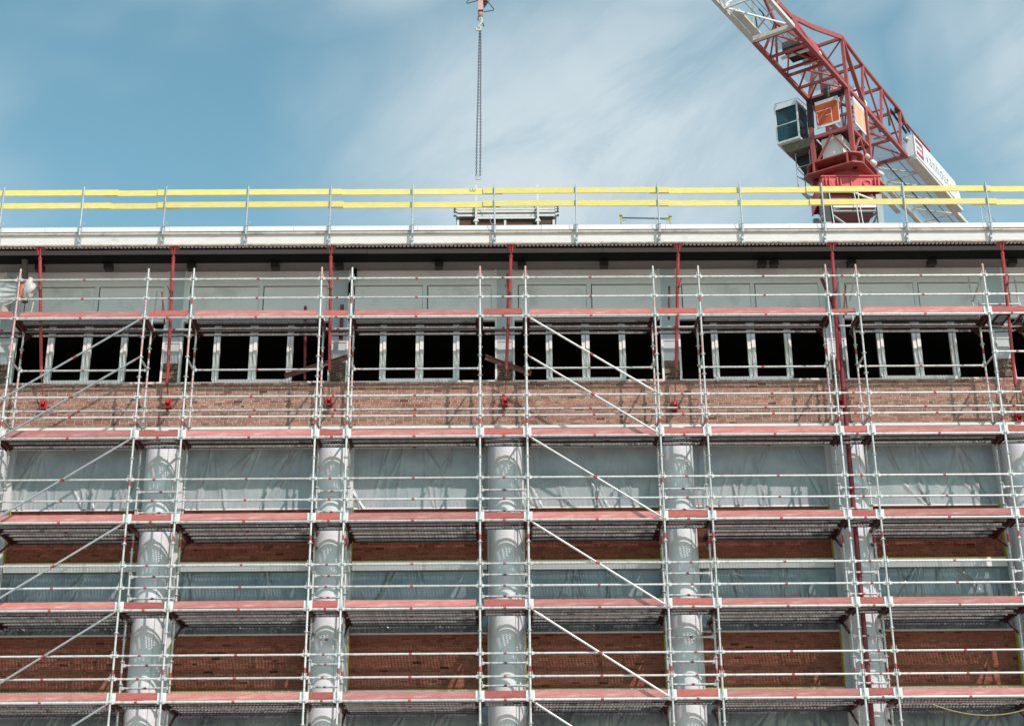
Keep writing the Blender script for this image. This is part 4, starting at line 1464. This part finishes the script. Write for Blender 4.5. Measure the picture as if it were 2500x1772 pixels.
sub(MB().lathe(K(1.7, -0.18, -2.72), [(0.0, -0.14), (0.11, -0.12), (0.13, 0.1), (0.0, 0.14)], 12, axis=CD).lathe(K(2.15, -0.28, -3.05), [(0.0, -0.14), (0.10, -0.12), (0.12, 0.1), (0.0, 0.14)], 12, axis=CD).lathe(K(1.35, -0.1, -2.55), [(0, -0.1), (0.08, -0.1), (0.08, 0.1), (0, 0.1)], 10, axis=CD), 'slewing_motor', crane_white, head, crane)
# dark joint under the jib
sub(MB().lathe(K(0.1, 0.85, -0.1), [(0, -0.35), (0.12, -0.35), (0.20, -0.2), (0.22, 0.1), (0.12, 0.25), (0.15, 0.55), (0.0, 0.6)], 10)
    .bar(K(0.0, 0.1, -0.15), K(0.05, CW - 0.1, -0.15), 0.16, 0.22).bar(K(0.05, 0.85, -0.2), K(0, 1.35, -0.75), 0.08, 0.08).bar(K(0.05, 0.85, -0.2), K(0, 0.5, -0.5), 0.10, 0.10)
    .bar(K(0.1, 0.9, -0.2), K(1.5, 0.3, -0.1), 0.08, 0.1).bar(K(0, CW - 0.05, -0.02), K(0, CW + 0.0, -1.3), 0.20, 0.2, upv=CD), 'pivot_block', crane_dark, head, crane)


def sign_board(origin, ex, ez, nrm, w, h, mo, nm):
    """square white board, orange field with rounded corners and white line emblem; origin = lower left seen from the front"""
    root = sub(MB().hexa([origin, origin + ex * w, origin + ex * w - nrm * 0.04, origin - nrm * 0.04,
                          origin + ez * h, origin + ex * w + ez * h, origin + ex * w + ez * h - nrm * 0.04, origin + ez * h - nrm * 0.04]), nm, sign_white, head, crane)

    def P(u_, v_, d_=0.0):
        return origin + ex * (u_ * w) + ez * (v_ * h) + nrm * d_
    mb = MB()
    poly = []
    x0, x1, y0, y1, rr = 0.0, 0.98, 0.09, 0.87, 0.14
    for cx, cy, t0, rd in ((x1 - 0.02, y0 + 0.02, -90, 0.02), (x1 - rr, y1 - rr, 0, rr), (x0 + 0.02, y1 - 0.02, 90, 0.02), (x0 + rr, y0 + rr, 180, rr)):
        for q in range(5):
            t = R(t0 + 22.5 * q)
            poly.append(P(cx + rd * math.cos(t), cy + rd * math.sin(t), 0.003))
    mb.prism(poly, nrm * 0.004)
    # emblem lines
    for (ua, va), (ub, vb) in (((0.02, 0.62), (0.68, 0.62)), ((0.68, 0.635), (0.68, 0.10)), ((0.42, 0.40), (0.66, 0.40)), ((0.06, 0.54), (0.06, 0.30)), ((0.06, 0.30), (0.10, 0.16))):
        mb.bar(P(ua, va, 0.010), P(ub, vb, 0.010), 0.025, 0.006, 1, upv=nrm)
    return mb, root


mb, _ = sign_board(K(-0.10, 1.36, -1.50), -(-CN_), Vector((0, 0, 1)), -CD, 0.98, 1.22, orange_m, 'sign_board')
sub(mb, 'sign_emblem', [orange_m, sign_white], head, crane)
mb, _ = sign_board(K(0.36, -0.10, -1.52), CD, Vector((0, 0, 1)), CN_, 1.12, 1.26, orange_lt, 'sign_board')
sub(mb, 'sign_emblem', [orange_lt, sign_white], head, crane)

# operator's cab hung on the left
cs, cw0, cw1, ct, cb = -0.35, 2.02, 3.02, -0.02, -1.70
cabo = MB()
sd = 1.35
cabo.hexa([K(cs, cw0, cb - 0.09), K(cs + sd, cw0, cb - 0.09), K(cs + sd, cw1, cb - 0.09), K(cs, cw1, cb - 0.09), K(cs, cw0, cb), K(cs + sd, cw0, cb), K(cs + sd, cw1, cb), K(cs, cw1, cb)])
cabo.hexa([K(cs - 0.03, cw0 - 0.03, ct - 0.12), K(cs + sd, cw0 - 0.03, ct), K(cs + sd, cw1 + 0.03, ct), K(cs - 0.03, cw1 + 0.03, ct - 0.12), K(cs, cw0, ct - 0.02), K(cs + sd, cw0, ct + 0.10), K(cs + sd, cw1, ct + 0.10), K(cs, cw1, ct - 0.02)])
for w_ in (cw0 + 0.03, cw1 - 0.03):
    cabo.bar(K(cs + 0.03, w_, cb), K(cs + 0.03, w_, ct), 0.06, 0.06, upv=CD)
    cabo.bar(K(cs + sd - 0.03, w_, cb), K(cs + sd - 0.03, w_, ct), 0.06, 0.06, upv=CD)
cabo.bar(K(cs + 0.01, cw0 + 0.06, cb + 0.72), K(cs + 0.01, cw1 - 0.06, cb + 0.72), 0.05, 0.04)
cabo.hexa([K(cs + sd * 0.74, cw0 - 0.005, cb + 0.001), K(cs + sd, cw0 - 0.005, cb + 0.001), K(cs + sd, cw0 + 0.025, cb + 0.001), K(cs + sd * 0.74, cw0 + 0.025, cb + 0.001),
           K(cs + sd * 0.74, cw0 - 0.005, ct - 0.02), K(cs + sd, cw0 - 0.005, ct - 0.02), K(cs + sd, cw0 + 0.025, ct - 0.02), K(cs + sd * 0.74, cw0 + 0.025, ct - 0.02)])
cabo.hexa([K(cs + sd - 0.02, cw0 + 0.06, cb), K(cs + sd, cw0 + 0.06, cb), K(cs + sd, cw1 - 0.06, cb), K(cs + sd - 0.02, cw1 - 0.06, cb), K(cs + sd - 0.02, cw0 + 0.06, ct), K(cs + sd, cw0 + 0.06, ct), K(cs + sd, cw1 - 0.06, ct), K(cs + sd - 0.02, cw1 - 0.06, ct)])
cab = cabo.build('operator_cab', crane_white, crane)
gl = MB().add([K(cs + 0.02, cw0 + 0.06, cb), K(cs + 0.02, cw1 - 0.06, cb), K(cs + 0.02, cw1 - 0.06, cb + 0.70), K(cs + 0.02, cw0 + 0.06, cb + 0.70)], [(0, 1, 2, 3)])
sub(gl, 'window', cab_glass, cab, crane)
gl = MB().add([K(cs + 0.02, cw0 + 0.06, cb + 0.74), K(cs + 0.02, cw1 - 0.06, cb + 0.74), K(cs + 0.02, cw1 - 0.06, ct - 0.1), K(cs + 0.02, cw0 + 0.06, ct - 0.1)], [(0, 1, 2, 3)])
sub(gl, 'window', cab_glass, cab, crane)
gl = MB().add([K(cs + 0.06, cw0 + 0.02, cb), K(cs + sd * 0.74, cw0 + 0.02, cb), K(cs + sd * 0.74, cw0 + 0.02, ct - 0.1), K(cs + 0.06, cw0 + 0.02, ct - 0.1)], [(0, 1, 2, 3)])
sub(gl, 'window', cab_glass, cab, crane)
gl = MB().add([K(cs + 0.06, cw1 - 0.02, cb), K(cs + sd * 0.95, cw1 - 0.02, cb), K(cs + sd * 0.95, cw1 - 0.02, ct - 0.1), K(cs + 0.06, cw1 - 0.02, ct - 0.1)], [(0, 1, 2, 3)])
sub(gl, 'window', cab_glass, cab, crane)
st_ = MB()
st_.hexa([K(cs + 0.6, cw0 + 0.25, cb + 0.02), K(cs + 1.1, cw0 + 0.25, cb + 0.02), K(cs + 1.1, cw0 + 0.75, cb + 0.02), K(cs + 0.6, cw0 + 0.75, cb + 0.02), K(cs + 0.6, cw0 + 0.25, cb + 0.45), K(cs + 1.1, cw0 + 0.25, cb + 0.45), K(cs + 1.1, cw0 + 0.75, cb + 0.45), K(cs + 0.6, cw0 + 0.75, cb + 0.45)])
st_.hexa([K(cs + 1.0, cw0 + 0.28, cb + 0.45), K(cs + 1.12, cw0 + 0.28, cb + 0.45), K(cs + 1.12, cw0 + 0.72, cb + 0.45), K(cs + 1.0, cw0 + 0.72, cb + 0.45), K(cs + 1.05, cw0 + 0.32, cb + 1.15), K(cs + 1.15, cw0 + 0.32, cb + 1.15), K(cs + 1.15, cw0 + 0.68, cb + 1.15), K(cs + 1.05, cw0 + 0.68, cb + 1.15)])
sub(st_, 'seat', crane_dark, cab, crane)
sub(MB().path([K(cs + 0.2, cw0 + 0.1, cb + 0.78), K(cs + 0.2, cw0 + 0.2, cb + 0.95), K(cs + 0.2, cw0 + 0.35, cb + 0.92)], 0.02, 6).path([K(cs + 0.15, cw0 + 0.1, cb + 0.3), K(cs + 0.15, cw1 - 0.1, cb + 0.32)], 0.012, 6), 'inner_rail', crane_white, cab, crane)
lp = MB()                                                  # roof lip hanging over the glass, cab platform beneath
for i in range(9):
    w_ = cw0 + 0.02 + i * 0.105
    lp.hexa([K(cs - 0.06, w_, ct - 0.22 + 0.02 * (i % 2)), K(cs - 0.04, w_, ct - 0.22), K(cs - 0.04, w_ + 0.104, ct - 0.24), K(cs - 0.06, w_ + 0.104, ct - 0.24), K(cs - 0.06, w_, ct - 0.02), K(cs - 0.04, w_, ct - 0.02), K(cs - 0.04, w_ + 0.104, ct - 0.02), K(cs - 0.06, w_ + 0.104, ct - 0.02)])
sub(lp, 'sun_visor', crane_white, cab, crane)
sub(MB().hexa([K(cs + 0.3, cw0 - 0.4, cb - 0.42), K(cs + 2.2, cw0 - 0.4, cb - 0.42), K(cs + 2.2, cw1 - 0.25, cb - 0.42), K(cs + 0.3, cw1 - 0.25, cb - 0.42), K(cs + 0.2, cw0 - 0.4, cb - 0.10), K(cs + 2.2, cw0 - 0.4, cb - 0.10), K(cs + 2.2, cw1 - 0.1, cb - 0.10), K(cs + 0.2, cw1 - 0.1, cb - 0.10)]), 'cab_platform', cab_under, cab, crane)
sub(MB().hexa([K(cs + 0.9, cw0 - 0.4, cb - 1.15), K(cs + 1.9, cw0 - 0.4, cb - 1.15), K(cs + 1.9, cw0 + 0.5, cb - 1.05), K(cs + 0.9, cw0 + 0.4, cb - 1.05), K(cs + 0.9, cw0 - 0.4, cb - 0.44), K(cs + 2.0, cw0 - 0.4, cb - 0.44), K(cs + 2.0, cw0 + 0.7, cb - 0.44), K(cs + 0.9, cw0 + 0.7, cb - 0.44)]), 'machine_box', crane_dark, cab, crane)
ld = MB()                                                  # ladder cage below the cab
for s_, w_ in ((0.1, 2.45), (0.1, 1.85), (0.9, 2.45), (0.9, 1.85)):
    ld.tube(K(s_, w_, cb - 0.5), K(s_, w_, cb - 2.15), 0.022, 6)
for h_ in (-1.15, -2.15):
    ring = [K(0.1, 2.45, cb + h_), K(0.1, 1.85, cb + h_), K(0.9, 1.85, cb + h_), K(0.9, 2.45, cb + h_), K(0.1, 2.45, cb + h_)]
    ld.path(ring, 0.02, 6)
ld.path([K(0.1, 2.45, cb - 1.5), K(0.5, 1.3, cb - 2.6)], 0.035, 6).path([K(0.1, 2.45, cb - 2.15), K(0.6, 1.2, cb - 3.3)], 0.05, 6).path([K(0.9, 2.45, cb - 2.15), K(1.2, 1.2, cb - 3.2)], 0.03, 6)
sub(ld, 'ladder_cage', galv_dull, cab, crane)
MB().path([K(cs + 0.1, cw0, ct + 0.12), K(cs + 0.1, cw1, ct + 0.16), K(cs + sd, cw1, ct + 0.26), K(cs + sd, cw0, ct + 0.26), K(cs + 0.1, cw0, ct + 0.12)], 0.015, 6).build('cab_roof_rail', galv_dull, crane)

# red jib root: two bottom chords, zigzags, raised right and left frames
root_p = kbar('jib_root', K(-5.15, 0, 0), K(6.75, 0, 0), 0.15, 0.17, crane_red, None)
kbar('chord', K(-5.15, CW, 0), K(6.75, CW, 0), 0.15, 0.17, crane_red, root_p)
cross = (-5.1, -3.75, -2.6, -2.15, -1.05, 0.0, 1.9, 3.6, 5.0, 6.7)
for i, s_ in enumerate(cross):
    kbar('crossbar', K(s_, 0.08, 0), K(s_, CW - 0.08, 0), 0.09 if s_ not in (-5.1, 0.0, 6.7) else 0.15, 0.10, crane_red, root_p)
for a_, b_ in ((-5.1, -3.75), (-3.75, -2.15), (-2.15, -1.05), (-1.05, 0.0), (1.9, 3.6), (3.6, 5.0), (5.0, 6.7)):
    kbar('brace', K(a_, 0.82, 0), K(b_, CW - 0.05, 0), 0.06, 0.06, crane_red, root_p)
    kbar('brace', K(a_, 0.82, 0), K(b_, 0.05, 0), 0.06, 0.06, crane_red, root_p)
UL, UR = 1.12, 0.02
TOPS = (0.1, 2.25, 4.35, 6.55)
BOT = (0.1, 1.75, 3.8, 6.1)
HT = (2.42, 2.26, 2.22, 2.20)
for w_, cw_ in ((UR, 0.0), (UL, CW)):
    for i in range(3):
        kbar('upper_chord', K(TOPS[i], w_, HT[i]), K(TOPS[i + 1], w_, HT[i + 1]), 0.12, 0.13, crane_red, root_p)
        kbar('brace', K(TOPS[i], w_, HT[i] - 0.05), K(BOT[i + 1] + (0.0 if i else 0.1), cw_, 0.1), 0.16 if i == 0 else 0.07, 0.09, crane_red, root_p)
    for i in range(4):
        kbar('post', K(BOT[i], cw_, 0.08), K(TOPS[i], w_, HT[i] - 0.06), 0.16 if i == 0 else 0.10, 0.12, crane_red, root_p)
    kbar('upper_chord', K(TOPS[3], w_, HT[3]), K(7.1, w_, 1.75), 0.14, 0.16, crane_red, root_p)
    # bent tie running forward and down to the jib
    tie = [K(0.1, w_, 2.42), K(-2.7, w_ + (0.15 if w_ < 1 else -0.15), 1.42), K(-4.4, w_ + (0.35 if w_ < 1 else -0.1), 1.05), K(-6.6, 0.75, 1.62)]
    for p_, q_ in zip(tie[:-1], tie[1:]):
        kbar('tie', p_, q_, 0.09, 0.20, crane_red, root_p)
    kbar('post', K(-4.2, cw_, 0.08), K(-4.35, w_ + (0.3 if w_ < 1 else -0.1), 1.0), 0.08, 0.08, crane_red, root_p)
    kbar('brace', K(-4.35, w_ + (0.3 if w_ < 1 else -0.1), 1.0), K(-3.0, cw_, 0.1), 0.09, 0.09, crane_red, root_p)
for i in range(4):
    kbar('crossbar', K(TOPS[i], UR + 0.06, HT[i] - 0.02), K(TOPS[i], UL - 0.06, HT[i] - 0.02), 0.10, 0.12, crane_red, root_p)
    kbar('crossbar', K(TOPS[i] + 0.05, UR, 1.2), K(TOPS[i] + 0.05, UL + 0.2, 1.2), 0.06, 0.07, crane_red, root_p)
kbar('brace', K(0.1, 0.1, 2.3), K(0.05, CW - 0.3, 0.9), 0.05, 0.05, crane_red, root_p)
sub(MB().prism([K(-3.7, 0.05, 0.1), K(-3.35, 0.05, 0.55), K(-2.5, 0.05, 0.5), K(-2.6, 0.05, 0.1)], -CN_ * 0.3), 'red_plate', crane_red2, root_p, crane)
# winch gear on the jib root
sub(MB().hexa([K(-3.7, 0.15, 0.12), K(-2.7, 0.15, 0.12), K(-2.7, 1.1, 0.12), K(-3.7, 1.1, 0.12), K(-3.7, 0.15, 0.5), K(-2.7, 0.15, 0.5), K(-2.7, 1.1, 0.5), K(-3.7, 1.1, 0.5)]), 'winch_bed', crane_dark, root_p, crane)
sub(MB().lathe(K(-2.3, 0.3, 0.3), [(0, -0.2), (0.2, -0.2), (0.2, 0.5), (0, 0.5)], 14, axis=-CN_).bar(K(-3.35, 0.15, 0.05), K(-3.35, 1.3, 0.05), 0.14, 0.06), 'winch_drum', crane_white, root_p, crane)
for s0, s1 in ((-4.9, -3.8), (-1.95, -0.2)):
    sub(MB().add([K(s0, 0.2, 0.16), K(s1, 0.2, 0.16), K(s1, 1.25, 0.16), K(s0, 1.25, 0.16)], [(0, 1, 2, 3)]), 'walkway', grate_m, root_p, crane)
# blue-black ropes along the jib
rp = MB()
for w_, h_ in ((0.75, 0.55), (0.95, 0.6), (1.15, 0.5)):
    rp.tube(K(-26, w_, h_), K(-2.4, w_, h_ + 0.1), 0.012, 5)
for w_, h_ in ((0.35, 1.5), (0.6, 1.6), (0.9, 1.55)):
    rp.tube(K(-2.0, w_, 0.6), K(6.6, w_, h_ * 0.55), 0.012, 5)
rp.build('rope', rope_m, crane)
# tie from the rear top to the counter jib, with its dark link plates
sub(MB().bar(K(6.2, 0.10, 2.15), K(7.6, 0.0, 1.60), 0.05, 0.14).bar(K(6.2, 0.3, 2.15), K(7.6, 0.15, 1.60), 0.05, 0.14).bar(K(5.85, 0.3, 2.05), K(5.85, 0.3, 1.2), 0.08, 0.1), 'link_plate', dark_block, root_p, crane)
kbar('tie', K(7.0, 0.02, 1.92), K(9.9, -0.1, 1.66), 0.07, 0.09, crane_red, root_p)
sub(MB().hexa([K(2.4, 0.55, 0.45), K(3.9, 0.55, 0.35), K(3.9, 0.6, 0.35), K(2.4, 0.6, 0.45), K(2.4, 0.55, 1.55), K(3.9, 0.55, 1.45), K(3.9, 0.6, 1.45), K(2.4, 0.6, 1.55)]), 'white_board', crane_white, root_p, crane)

# cream jib reaching over the street, triangular section
jib = kbar('jib', K(-33, 0, 0), K(-5.18, 0, 0), 0.15, 0.16, crane_cream, None)
kbar('chord', K(-33, CW, 0), K(-5.18, CW, 0), 0.15, 0.16, crane_cream, jib)
kbar('chord', K(-33, CW / 2, 1.75), K(-6.4, CW / 2, 1.75), 0.13, 0.13, crane_cream, jib)
kbar('crossbar', K(-5.22, 0.08, 0.0), K(-5.22, CW - 0.08, 0.0), 0.16, 0.16, crane_cream, jib)
s_ = -5.4
while s_ > -32:
    for w_ in (0.05, CW - 0.05):
        ktube('brace', K(s_, w_, 0.05), K(s_ - 1.15, CW / 2, 1.7), 0.062, crane_white, jib)
        ktube('brace', K(s_ - 2.3, w_, 0.05), K(s_ - 1.15, CW / 2, 1.7), 0.062, crane_white, jib)
    kbar('crossbar', K(s_ - 2.3, 0.08, 0), K(s_ - 2.3, CW - 0.08, 0), 0.07, 0.08, crane_white, jib)
    kbar('brace', K(s_, 0.1, 0), K(s_ - 2.3, CW - 0.1, 0), 0.055, 0.055, crane_white, jib)
    s_ -= 2.3
sub(MB().hexa([K(-7.3, CW - 0.42, 0.03), K(-5.4, CW - 0.42, 0.03), K(-5.4, CW - 0.12, 0.03), K(-7.3, CW - 0.12, 0.03), K(-7.3, CW - 0.42, 0.12), K(-5.4, CW - 0.42, 0.12), K(-5.4, CW - 0.12, 0.12), K(-7.3, CW - 0.12, 0.12)]), 'trolley_rail', crane_cream, jib, crane)
kbar('brace', K(-5.4, CW - 0.2, 0.2), K(-6.1, 0.15, 0.6), 0.05, 0.05, hook_pink, jib)
sub(MB().path([K(-5.9, 1.0, 0.75), K(-5.8, 0.9, 0.6), K(-5.6, 0.95, 0.45)], 0.03, 6).path([K(-5.7, 1.25, 0.6), K(-5.5, 1.3, 0.3)], 0.03, 6), 'cable_loop', rope_m, jib, crane)

# counter jib: cream chords with underside beams, mesh walkway, railings
cj = kbar('counter_jib', K(6.8, 0.0, -0.05), K(22, 0.0, -0.05), 0.22, 0.20, crane_cream, None)
kbar('chord', K(5.6, CW + 0.05, -0.15), K(22, CW + 0.05, -0.15), 0.20, 0.20, crane_cream, cj)
kbar('chord', K(5.2, CW + 0.42, -0.25), K(11.2, CW + 0.42, -0.25), 0.22, 0.14, crane_cream, cj)
s_ = 6.9
i = 0
while s_ < 21:
    kbar('crossbar', K(s_, 0.1, -0.02), K(s_, CW - 0.1, -0.02), 0.06, 0.06, crane_cream, cj)
    kbar('brace', K(s_, CW - 0.1, -0.02), K(s_ + 1.6, 0.1, -0.02), 0.06, 0.06, crane_cream, cj)
    s_ += 1.6
sub(MB().add([K(2.1, 0.25, 0.12), K(22, 0.25, 0.12), K(22, CW - 0.15, 0.12), K(2.1, CW - 0.15, 0.12)], [(0, 1, 2, 3)]), 'walkway', grate_m, cj, crane)
sub(MB().tube(K(6.5, 0.95, -0.08), K(21, 0.95, -0.08), 0.035, 6).tube(K(6.5, 0.55, 0.2), K(21, 0.55, 0.2), 0.03, 6), 'conduit', rope_m, cj, crane)
rl = MB()
for s_ in range(8, 22, 2):
    rl.tube(K(s_, CW + 0.1, 0.0), K(s_, CW + 0.1, 1.05), 0.018, 6)
for h_ in (0.55, 1.05):
    rl.tube(K(8, CW + 0.1, h_), K(21, CW + 0.1, h_), 0.018, 6)
sub(rl, 'railing', galv_dull, cj, crane)
rl = MB()
for s_ in (15.6, 16.6, 17.2, 18.4):
    rl.tube(K(s_, -0.55, 0.1), K(s_, -0.55, 1.35), 0.022, 6)
rl.path([K(14.2, -0.3, 0.9), K(15.6, -0.55, 1.3), K(16.6, -0.55, 1.32), K(20.5, -0.55, 1.2)], 0.02, 6)
rl.path([K(16.6, -0.55, 0.75), K(20.5, -0.55, 0.65)], 0.02, 6)
sub(rl, 'railing', galv, cj, crane)
# long white sign along the near side
sg = MB()
sg.prism([K(6.70, -0.42, -0.08), K(12.02, -0.42, 0.04), K(12.9, -0.42, 0.10), K(12.75, -0.42, 0.62), K(12.15, -0.42, 1.02), K(6.70, -0.42, 0.92)], -CN_ * 0.06)
sg.prism([K(6.70, -0.42, -0.08), K(6.70, -0.42, 0.92), K(6.70, -0.05, 0.92), K(6.70, -0.05, -0.08)], CD * 0.05)
sg = sg.build('sign_panel', sign_white, crane)
sub(MB().hexa([K(6.8, -0.40, -0.22), K(13, -0.40, -0.18), K(13, -0.02, -0.18), K(6.8, -0.02, -0.22), K(6.8, -0.40, -0.12), K(13, -0.40, -0.02), K(13, -0.02, -0.02), K(6.8, -0.02, -0.12)]), 'sign_rail', crane_cream, sg, crane)


def lettering(txt, size, origin, ex, ez, m, par, nm):
    cu = bpy.data.curves.new(nm, 'FONT')
    cu.body = txt
    cu.size = size
    cu.extrude = 0.003
    cu.offset = -0.012 if size > 0.5 else 0
    cu.space_character = 1.12
    tmp = bpy.data.objects.new(nm, cu)
    col.objects.link(tmp)
    bpy.context.view_layer.update()
    me = bpy.data.meshes.new_from_object(tmp.evaluated_get(bpy.context.evaluated_depsgraph_get()))
    bpy.data.objects.remove(tmp)
    nz = ex.cross(ez)
    o3 = Vector(crane['base'])
    for v in me.vertices:
        p_ = origin + ex * v.co.x + ez * v.co.y + nz * v.co.z
        v.co = Vector((p_.x, p_.y, p_.z + H)) - o3
    me.materials.clear()
    me.materials.append(m)
    ob = bpy.data.objects.new(nm, me)
    col.objects.link(ob)
    ob.parent = par
    return ob


tz = Vector((0, 0, 1))
ex = (CD + Vector((0, 0, 0.018))).normalized()
lettering('vanhout', 0.86, K(8.10, -0.427, 0.20), ex, tz, sign_grey, sg, 'lettering')
lettering('.pro', 0.62, K(11.1, -0.427, 0.28), ex, tz, sign_pale, sg, 'lettering')
lg = MB()
for i in range(4):
    for h_ in (0.06 + i * 0.045, 0.66 + i * 0.045):
        lg.bar(K(6.86, -0.428, h_), K(7.80, -0.428, h_ + 0.02), 0.02, 0.006, upv=CN_)
for i in range(3):
    lg.bar(K(7.66 + i * 0.05, -0.428, 0.06), K(7.66 + i * 0.05, -0.428, 0.80), 0.02, 0.006, upv=CN_)
sub(lg, 'emblem', sign_red, sg, crane)
lettering('vanhout', 0.24, K(6.90, -0.428, 0.38), ex, tz, sign_red, sg, 'lettering')
sub(MB().lathe(K(6.6, -0.1, 0.72), [(0, -0.08), (0.10, -0.08), (0.10, 0.08), (0, 0.08)], 12, axis=CD).path([K(6.3, 0.3, 0.3), K(6.6, 0.0, 0.6), K(6.5, -0.1, 0.0)], 0.012, 5), 'lamp', galv_dull, sg, crane)

# ------------------------------------------------------------------ hook block and double chain hanging from the jib
hx, hy = 0.02, -0.378
hk = thing('hook_block', 'pink crane hook block with a pale hook hanging from the jib above the roof', 'crane hook', (hx, hy, 7.7))
hbm = MB().box(hx - 0.055, hx + 0.065, hy - 0.09, hy + 0.09, 8.30, 9.4)
hbm.lathe((hx + 0.0, hy, 0), [(0, 8.14), (0.05, 8.15), (0.075, 8.22), (0.075, 8.31)], 12)
hbm.prism([(hx + 0.06, hy - 0.06, 8.62), (hx + 0.20, hy - 0.06, 8.60), (hx + 0.33, hy - 0.06, 8.85), (hx + 0.33, hy - 0.06, 9.4), (hx + 0.06, hy - 0.06, 9.4)], (0, 0.12, 0))
hbm.build('block', hook_pink, hk)
MB().box(hx - 0.06, hx + 0.07, hy - 0.095, hy + 0.095, 8.27, 8.298).prism([(hx + 0.07, hy - 0.03, 8.60), (hx + 0.19, hy - 0.03, 8.58), (hx + 0.08, hy - 0.03, 8.40)], (0, 0.06, 0)).build('wear_plate', dark_block, hk)
MB().path([(hx - 0.24, hy, 8.75), (hx - 0.36, hy - 0.03, 8.56), (hx - 0.34, hy - 0.03, 8.53), (hx + 0.1, hy - 0.1, 8.62), (hx + 0.14, hy - 0.1, 8.60), (hx + 0.34, hy, 8.38), (hx + 0.33, hy, 8.34), (hx + 0.08, hy, 8.29)], 0.013, 8).build('guard_bar', rope_m, hk)
hp = []
for i in range(15):
    t = R(100 - i * 21)
    hp.append((hx - 0.055 + 0.062 * math.cos(t), hy, 7.79 + 0.062 * math.sin(t)))
MB().path([(hx - 0.01, hy, 8.16), (hx + 0.035, hy, 8.08), (hx + 0.03, hy, 7.98), (hx - 0.02, hy, 7.9), (hx - 0.055, hy, 7.85)] + hp, 0.022, 8).build('hook', hook_yel, hk)
MB().path([(hx - 0.05, hy - 0.02, 8.16), (hx - 0.07, hy - 0.02, 8.04), (hx - 0.03, hy - 0.02, 8.02)], 0.012, 6).path([(hx + 0.06, hy, 7.95), (hx + 0.085, hy, 7.86)], 0.016, 6).build('latch', dark_block, hk)

ch = thing('lifting_chain', 'double lifting chain hanging from the crane hook above the roof edge', 'chain', (0.0, hy, 3.42))


def link_mesh():
    mb = MB()
    pts = []
    for i in range(13):
        t = 2 * math.pi * i / 12
        pts.append((0.017 * math.cos(t), 0, 0.030 * math.sin(t)))
    mb.path(pts, 0.0065, 5)
    return mb


lk = link_mesh()
LKM = lk.mesh('chain_link', chain_m, lift=False)
for side in (-1, 1):
    z = 7.72
    i = 0
    strand = MB()
    while z > 3.56:
        f = (7.72 - z) / 4.2
        spread = 0.010 + 0.032 * min(1, f * 1.6) + 0.004 * math.sin(f * 9)
        cx = hx - 0.012 - 0.045 * f + side * spread
        if i % 2 == 0:
            for a_, b_ in ((0, 1),):
                for q in range(10):
                    t0, t1 = 2 * math.pi * q / 10, 2 * math.pi * (q + 1) / 10
                    strand.tube((cx + 0.018 * math.cos(t0), hy, z + 0.030 * math.sin(t0)), (cx + 0.018 * math.cos(t1), hy, z + 0.030 * math.sin(t1)), 0.0070, 4, cap=False)
        else:
            for q in range(10):
                t0, t1 = 2 * math.pi * q / 10, 2 * math.pi * (q + 1) / 10
                strand.tube((cx, hy + 0.018 * math.cos(t0), z + 0.030 * math.sin(t0)), (cx, hy + 0.018 * math.cos(t1), z + 0.030 * math.sin(t1)), 0.0070, 4, cap=False)
        z -= 0.046
        i += 1
    strand.build('chain_strand', chain_m, ch)
for cx, tl in ((-0.075, 0.3), (-0.01, -0.2)):
    pp_ = []
    for i in range(12):
        t = R(70 + i * 27)
        pp_.append((cx + 0.035 * math.cos(t), hy, 3.50 + 0.05 * math.sin(t)))
    MB().path(pp_, 0.011, 6).build('end_hook', galv_dull, ch)
tp_ = MB().tube((0.02, hy, 9.4), (0.02, hy, 17.9), 0.012, 6).tube((0.10, hy, 9.4), (0.10, hy, 17.9), 0.012, 6)
tp_.build('hoist_rope', rope_m, hk)
